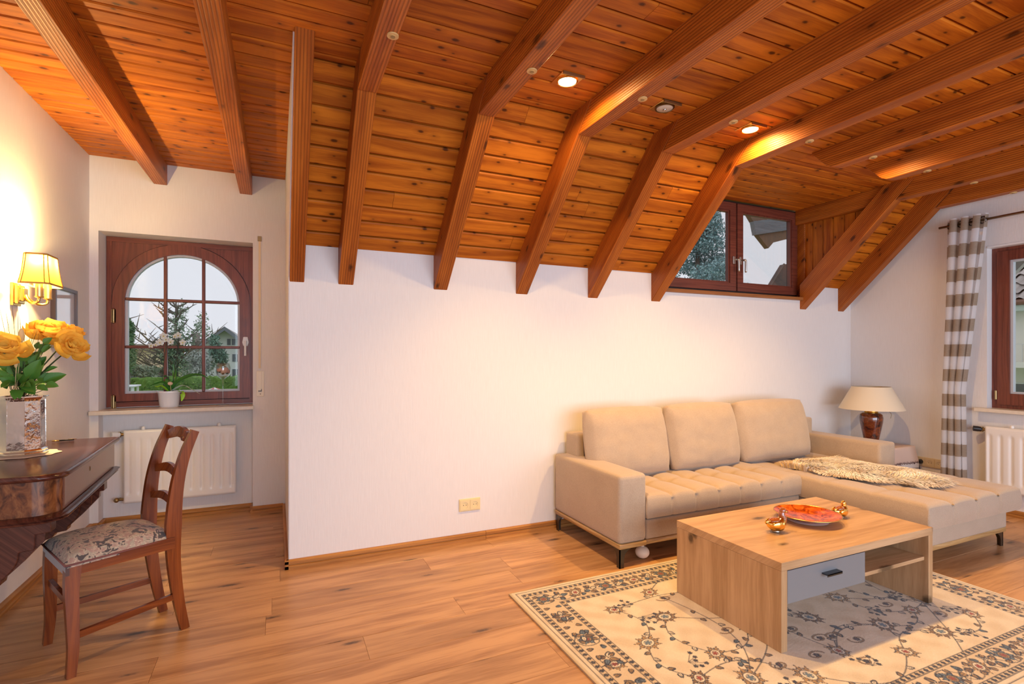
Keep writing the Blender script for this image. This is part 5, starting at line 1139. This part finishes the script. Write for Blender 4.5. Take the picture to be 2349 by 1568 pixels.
MB().prism([(q0.x-.4, q0.z), (q1.x+.4, q0.z), ((q0.x+q1.x)/2, q0.z+.35)], 42.5, 44.1, 'y').build('roof', M_roofg, yh)
p, q = pix(362, 866, Y=42.9), pix(372, 856, Y=42.9); MB().box(p.x, q.x, 42.84, 42.91, p.z, q.z).build('window', M_hwin, yh)
# garden table and parasol
p, q = pix(282, 888, Y=18), pix(311, 884, Y=18); gt = thing('garden_table', 'white garden table in front of the hedge', 'table', ((p.x+q.x)/2, 18.3, GZ))
MB().box(p.x, q.x, 18, 18.7, p.z, q.z, .01).build('table_top', M_hw, gt)
for x in (p.x+.05, q.x-.1):
    for y in (18.05, 18.6): MB().box(x, x+.05, y, y+.05, GZ, p.z).build('leg', M_hw, gt)
p = pix(492, 888, Y=19); ps = thing('garden_parasol', 'white and red garden parasol below the arched window', 'parasol', (p.x, 19, GZ))
for k in range(8):
    a, b = 2*PI*k/8, 2*PI*(k+1)/8; mb = MB(); P0 = Vector((p.x, 19, p.z)); A_, B2 = P0+Vector((.95*math.cos(a), .95*math.sin(a), -.32)), P0+Vector((.95*math.cos(b), .95*math.sin(b), -.32))
    mb.poly([P0, A_, B2]); mb.poly([A_, B2, B2-Vector((0, 0, .08)), A_-Vector((0, 0, .08))]); mb.build('canopy_panel', plain('parasol_red', (.62, .10, .10), .8) if k % 2 else M_hw, ps)
MB().tube([(p.x, 19, GZ), (p.x, 19, p.z)], .025, 8).build('pole', M_hw, ps)
# blue conifer and eave seen from the dormer
c_ = pix(1600, 590, Y=13); cf = thing('blue_conifer', 'large blue green conifer outside the dormer window', 'tree', (c_.x, 13, GZ)); tpz = pix(1640, 470, Y=13).z
MB().tube([(c_.x, 13, GZ), (c_.x, 13, tpz-.3)], [.22, .03], 8).build('trunk', M_bark, cf)
rn = random.Random(8); bl = []
for k in range(110):
    t = rn.random(); a = rn.uniform(0, 6.28); rad = lerp(2.3, .35, t)*rn.uniform(.35, 1.); bl.append((c_.x+rad*math.cos(a), 13+rad*math.sin(a), lerp(1.6, tpz-.3, t), .42, .42, .30))
foliage(cf, bl, 34000, .045, foliage_mat('blue_spruce_needles', (.08, .21, .22), (.42, .60, .62)), 9)
def prism_px(root, name, poly, Y, d, mat): return MB().prism([(pix(u, v, Y=Y).x, pix(u, v, Y=Y).z) for u, v in poly], Y, Y+d, 'y').build(name, mat, root)
p = pix(1760, 520, Y=9); ev = thing('roof_eave', 'weathered grey overhanging eave corner outside the dormer window', 'eave', (p.x, 9, p.z))
M_grb = wood('weathered_grey_boards', (.26, .30, .33), (.12, .14, .16), (1, 0, 0), (0, 1, 1), ring=90, ridge=.5, knots=0, rough=.8, vary=0); M_brb = plain('brown_soffit', (.17, .11, .07), .7)
prism_px(ev, 'upper_soffit', [(1712, 480), (1729, 509), (1830, 500), (1830, 480)], 9, .12, M_brb); prism_px(ev, 'grey_fascia', [(1729, 507), (1830, 494), (1830, 524), (1735, 538)], 8.96, .12, M_grb); prism_px(ev, 'lower_soffit', [(1738, 537), (1830, 523), (1830, 542), (1774, 556), (1763, 569)], 9.03, .12, M_brb)
p = pix(1790, 640, Y=12); nr = thing('neighbour_roof', 'dark neighbouring roof edge low in the dormer window', 'roof', (p.x, 12, GZ))
prism_px(nr, 'roof_slope', [(1764, 662), (1798, 606), (1850, 600), (1850, 700), (1764, 700)], 12, .15, plain('dark_roof_tiles', (.13, .10, .09), .8)); MB().tube([pix(1764, 661, Y=11.99), pix(1799, 605, Y=11.99)], .03, 6).build('verge', M_bark, nr)
for v_ in (0,): MB().box(p.x+.1, p.x+1.2, 12.16, 12.6, GZ, p.z-.4).build('walls', M_hw, nr)
# neighbouring house through the gable window
NXP = 16.; pq = lambda u, v: pix(u, v, X=NXP); yA, yB = pq(2349, 760).y-4, pq(2290, 760).y+3
nh = thing('neighbour_house', 'cream neighbouring house with tiled roof and balcony outside the gable window', 'house', (NXP, (yA+yB)/2, GZ))
Zv = lambda v: pq(2320, v).z
MB().box(NXP, NXP+6, yA, yB, GZ, Zv(700)).build('walls', plain('cream_render', (.78, .76, .66), .8), nh)
MB().tube([(NXP-.45, yA, Zv(697)), (NXP-.45, yB, Zv(697))], .07, 10).build('gutter', plain('copper_gutter', (.24, .12, .08), .5), nh); MB().box(NXP-.42, NXP+.1, yA, yB, Zv(716), Zv(702)).build('eaves_board', plain('pale_green_board', (.55, .64, .56), .7), nh)
MB().box(NXP-1.1, NXP+.02, yA, yB, Zv(841), Zv(829)).build('balcony_slab', plain('balcony_concrete', (.76, .74, .66), .8), nh)
rl = MB().box(NXP-1.08, NXP-1.04, yA, yB, Zv(792), Zv(790)).build('balcony_rail', M_chrome, nh)
y = yA+.1
while y < yB: MB().box(NXP-1.07, NXP-1.05, y, y+.02, Zv(829), Zv(791)).build('baluster', M_chrome, rl); y += .13
p, q = pq(2349, 905), pq(2295, 879); MB().box(NXP-.04, NXP+.02, yA+1, q.y+.3, p.z-.3, q.z).build('window', M_hwin, nh); MB().box(NXP-.06, NXP+.02, yA, yB, Zv(879), Zv(876)).build('window_lintel', M_hw, nh)
# tile roof: single tiles on battens
z0 = Zv(696); ang = math.radians(38); ttl = NT('grey_pink_roof_tile'); _r = ttl.n('ShaderNodeObjectInfo').outputs['Random']; ttl.base(ttl.mix(_r, (.42, .36, .33), (.60, .52, .48))); ttl.set(rough=.7)
mb = MB()
def tlf(u, v): return (v*.40, u*.30, .05*math.sin(2*PI*u)+.03+(.035 if v < .02 else 0)-v*.02)
mb.grid(tlf, 9, 3); tme = bpy.data.meshes.new('roof_tile'); mb.bm.to_mesh(tme); mb.bm.free(); tme.materials.append(ttl.m)
loc0 = Vector((NXP-.45, 0, z0)); n = 0; base = nh.location
for i in range(13):
    for j in range(int((yB-yA-1.5)/.29)):
        if n >= 290: break
        link_mesh('roof_tile', tme, nh, Matrix.Translation(loc0+Vector((i*.345*math.cos(ang), yA+1.5+j*.29, i*.345*math.sin(ang)))-base) @ Matrix.Rotation(-ang, 4, 'Y')); n += 1
MB().prism([(NXP-.4, z0-.05), (NXP+4.2, z0-.05+4.6*math.tan(ang)), (NXP+4.2, z0-.3)], yA, yB, 'y').build('roof_deck', ttl.m, nh)
# own gable overhang outside the window
e0, e1 = pix(2290, 668, X=6.15), pix(2400, 560, X=6.15); go = thing('gable_overhang', 'dark soffit and pale barge board of the roof overhang outside the gable window', 'eave', (6.1, e0.y, e0.z))
dY, dZ = e1.y-e0.y, e1.z-e0.z; ext = lambda t: (e0.y+dY*t, e0.z+dZ*t)
a, b = ext(-.8), ext(2.5); MB().prism([a, b, (b[0], b[1]+.10), (a[0], a[1]+.10)], 6.10, 6.16, 'x').build('barge_board', plain('greige_board', (.40, .38, .35), .6), go)
MB().prism([(a[0], a[1]+.08), (b[0], b[1]+.08), (b[0], b[1]+.9), (a[0], a[1]+.9)], 5.50, 6.11, 'x').build('soffit', plain('brown_soffit_boards', (.17, .12, .085), .7), go)
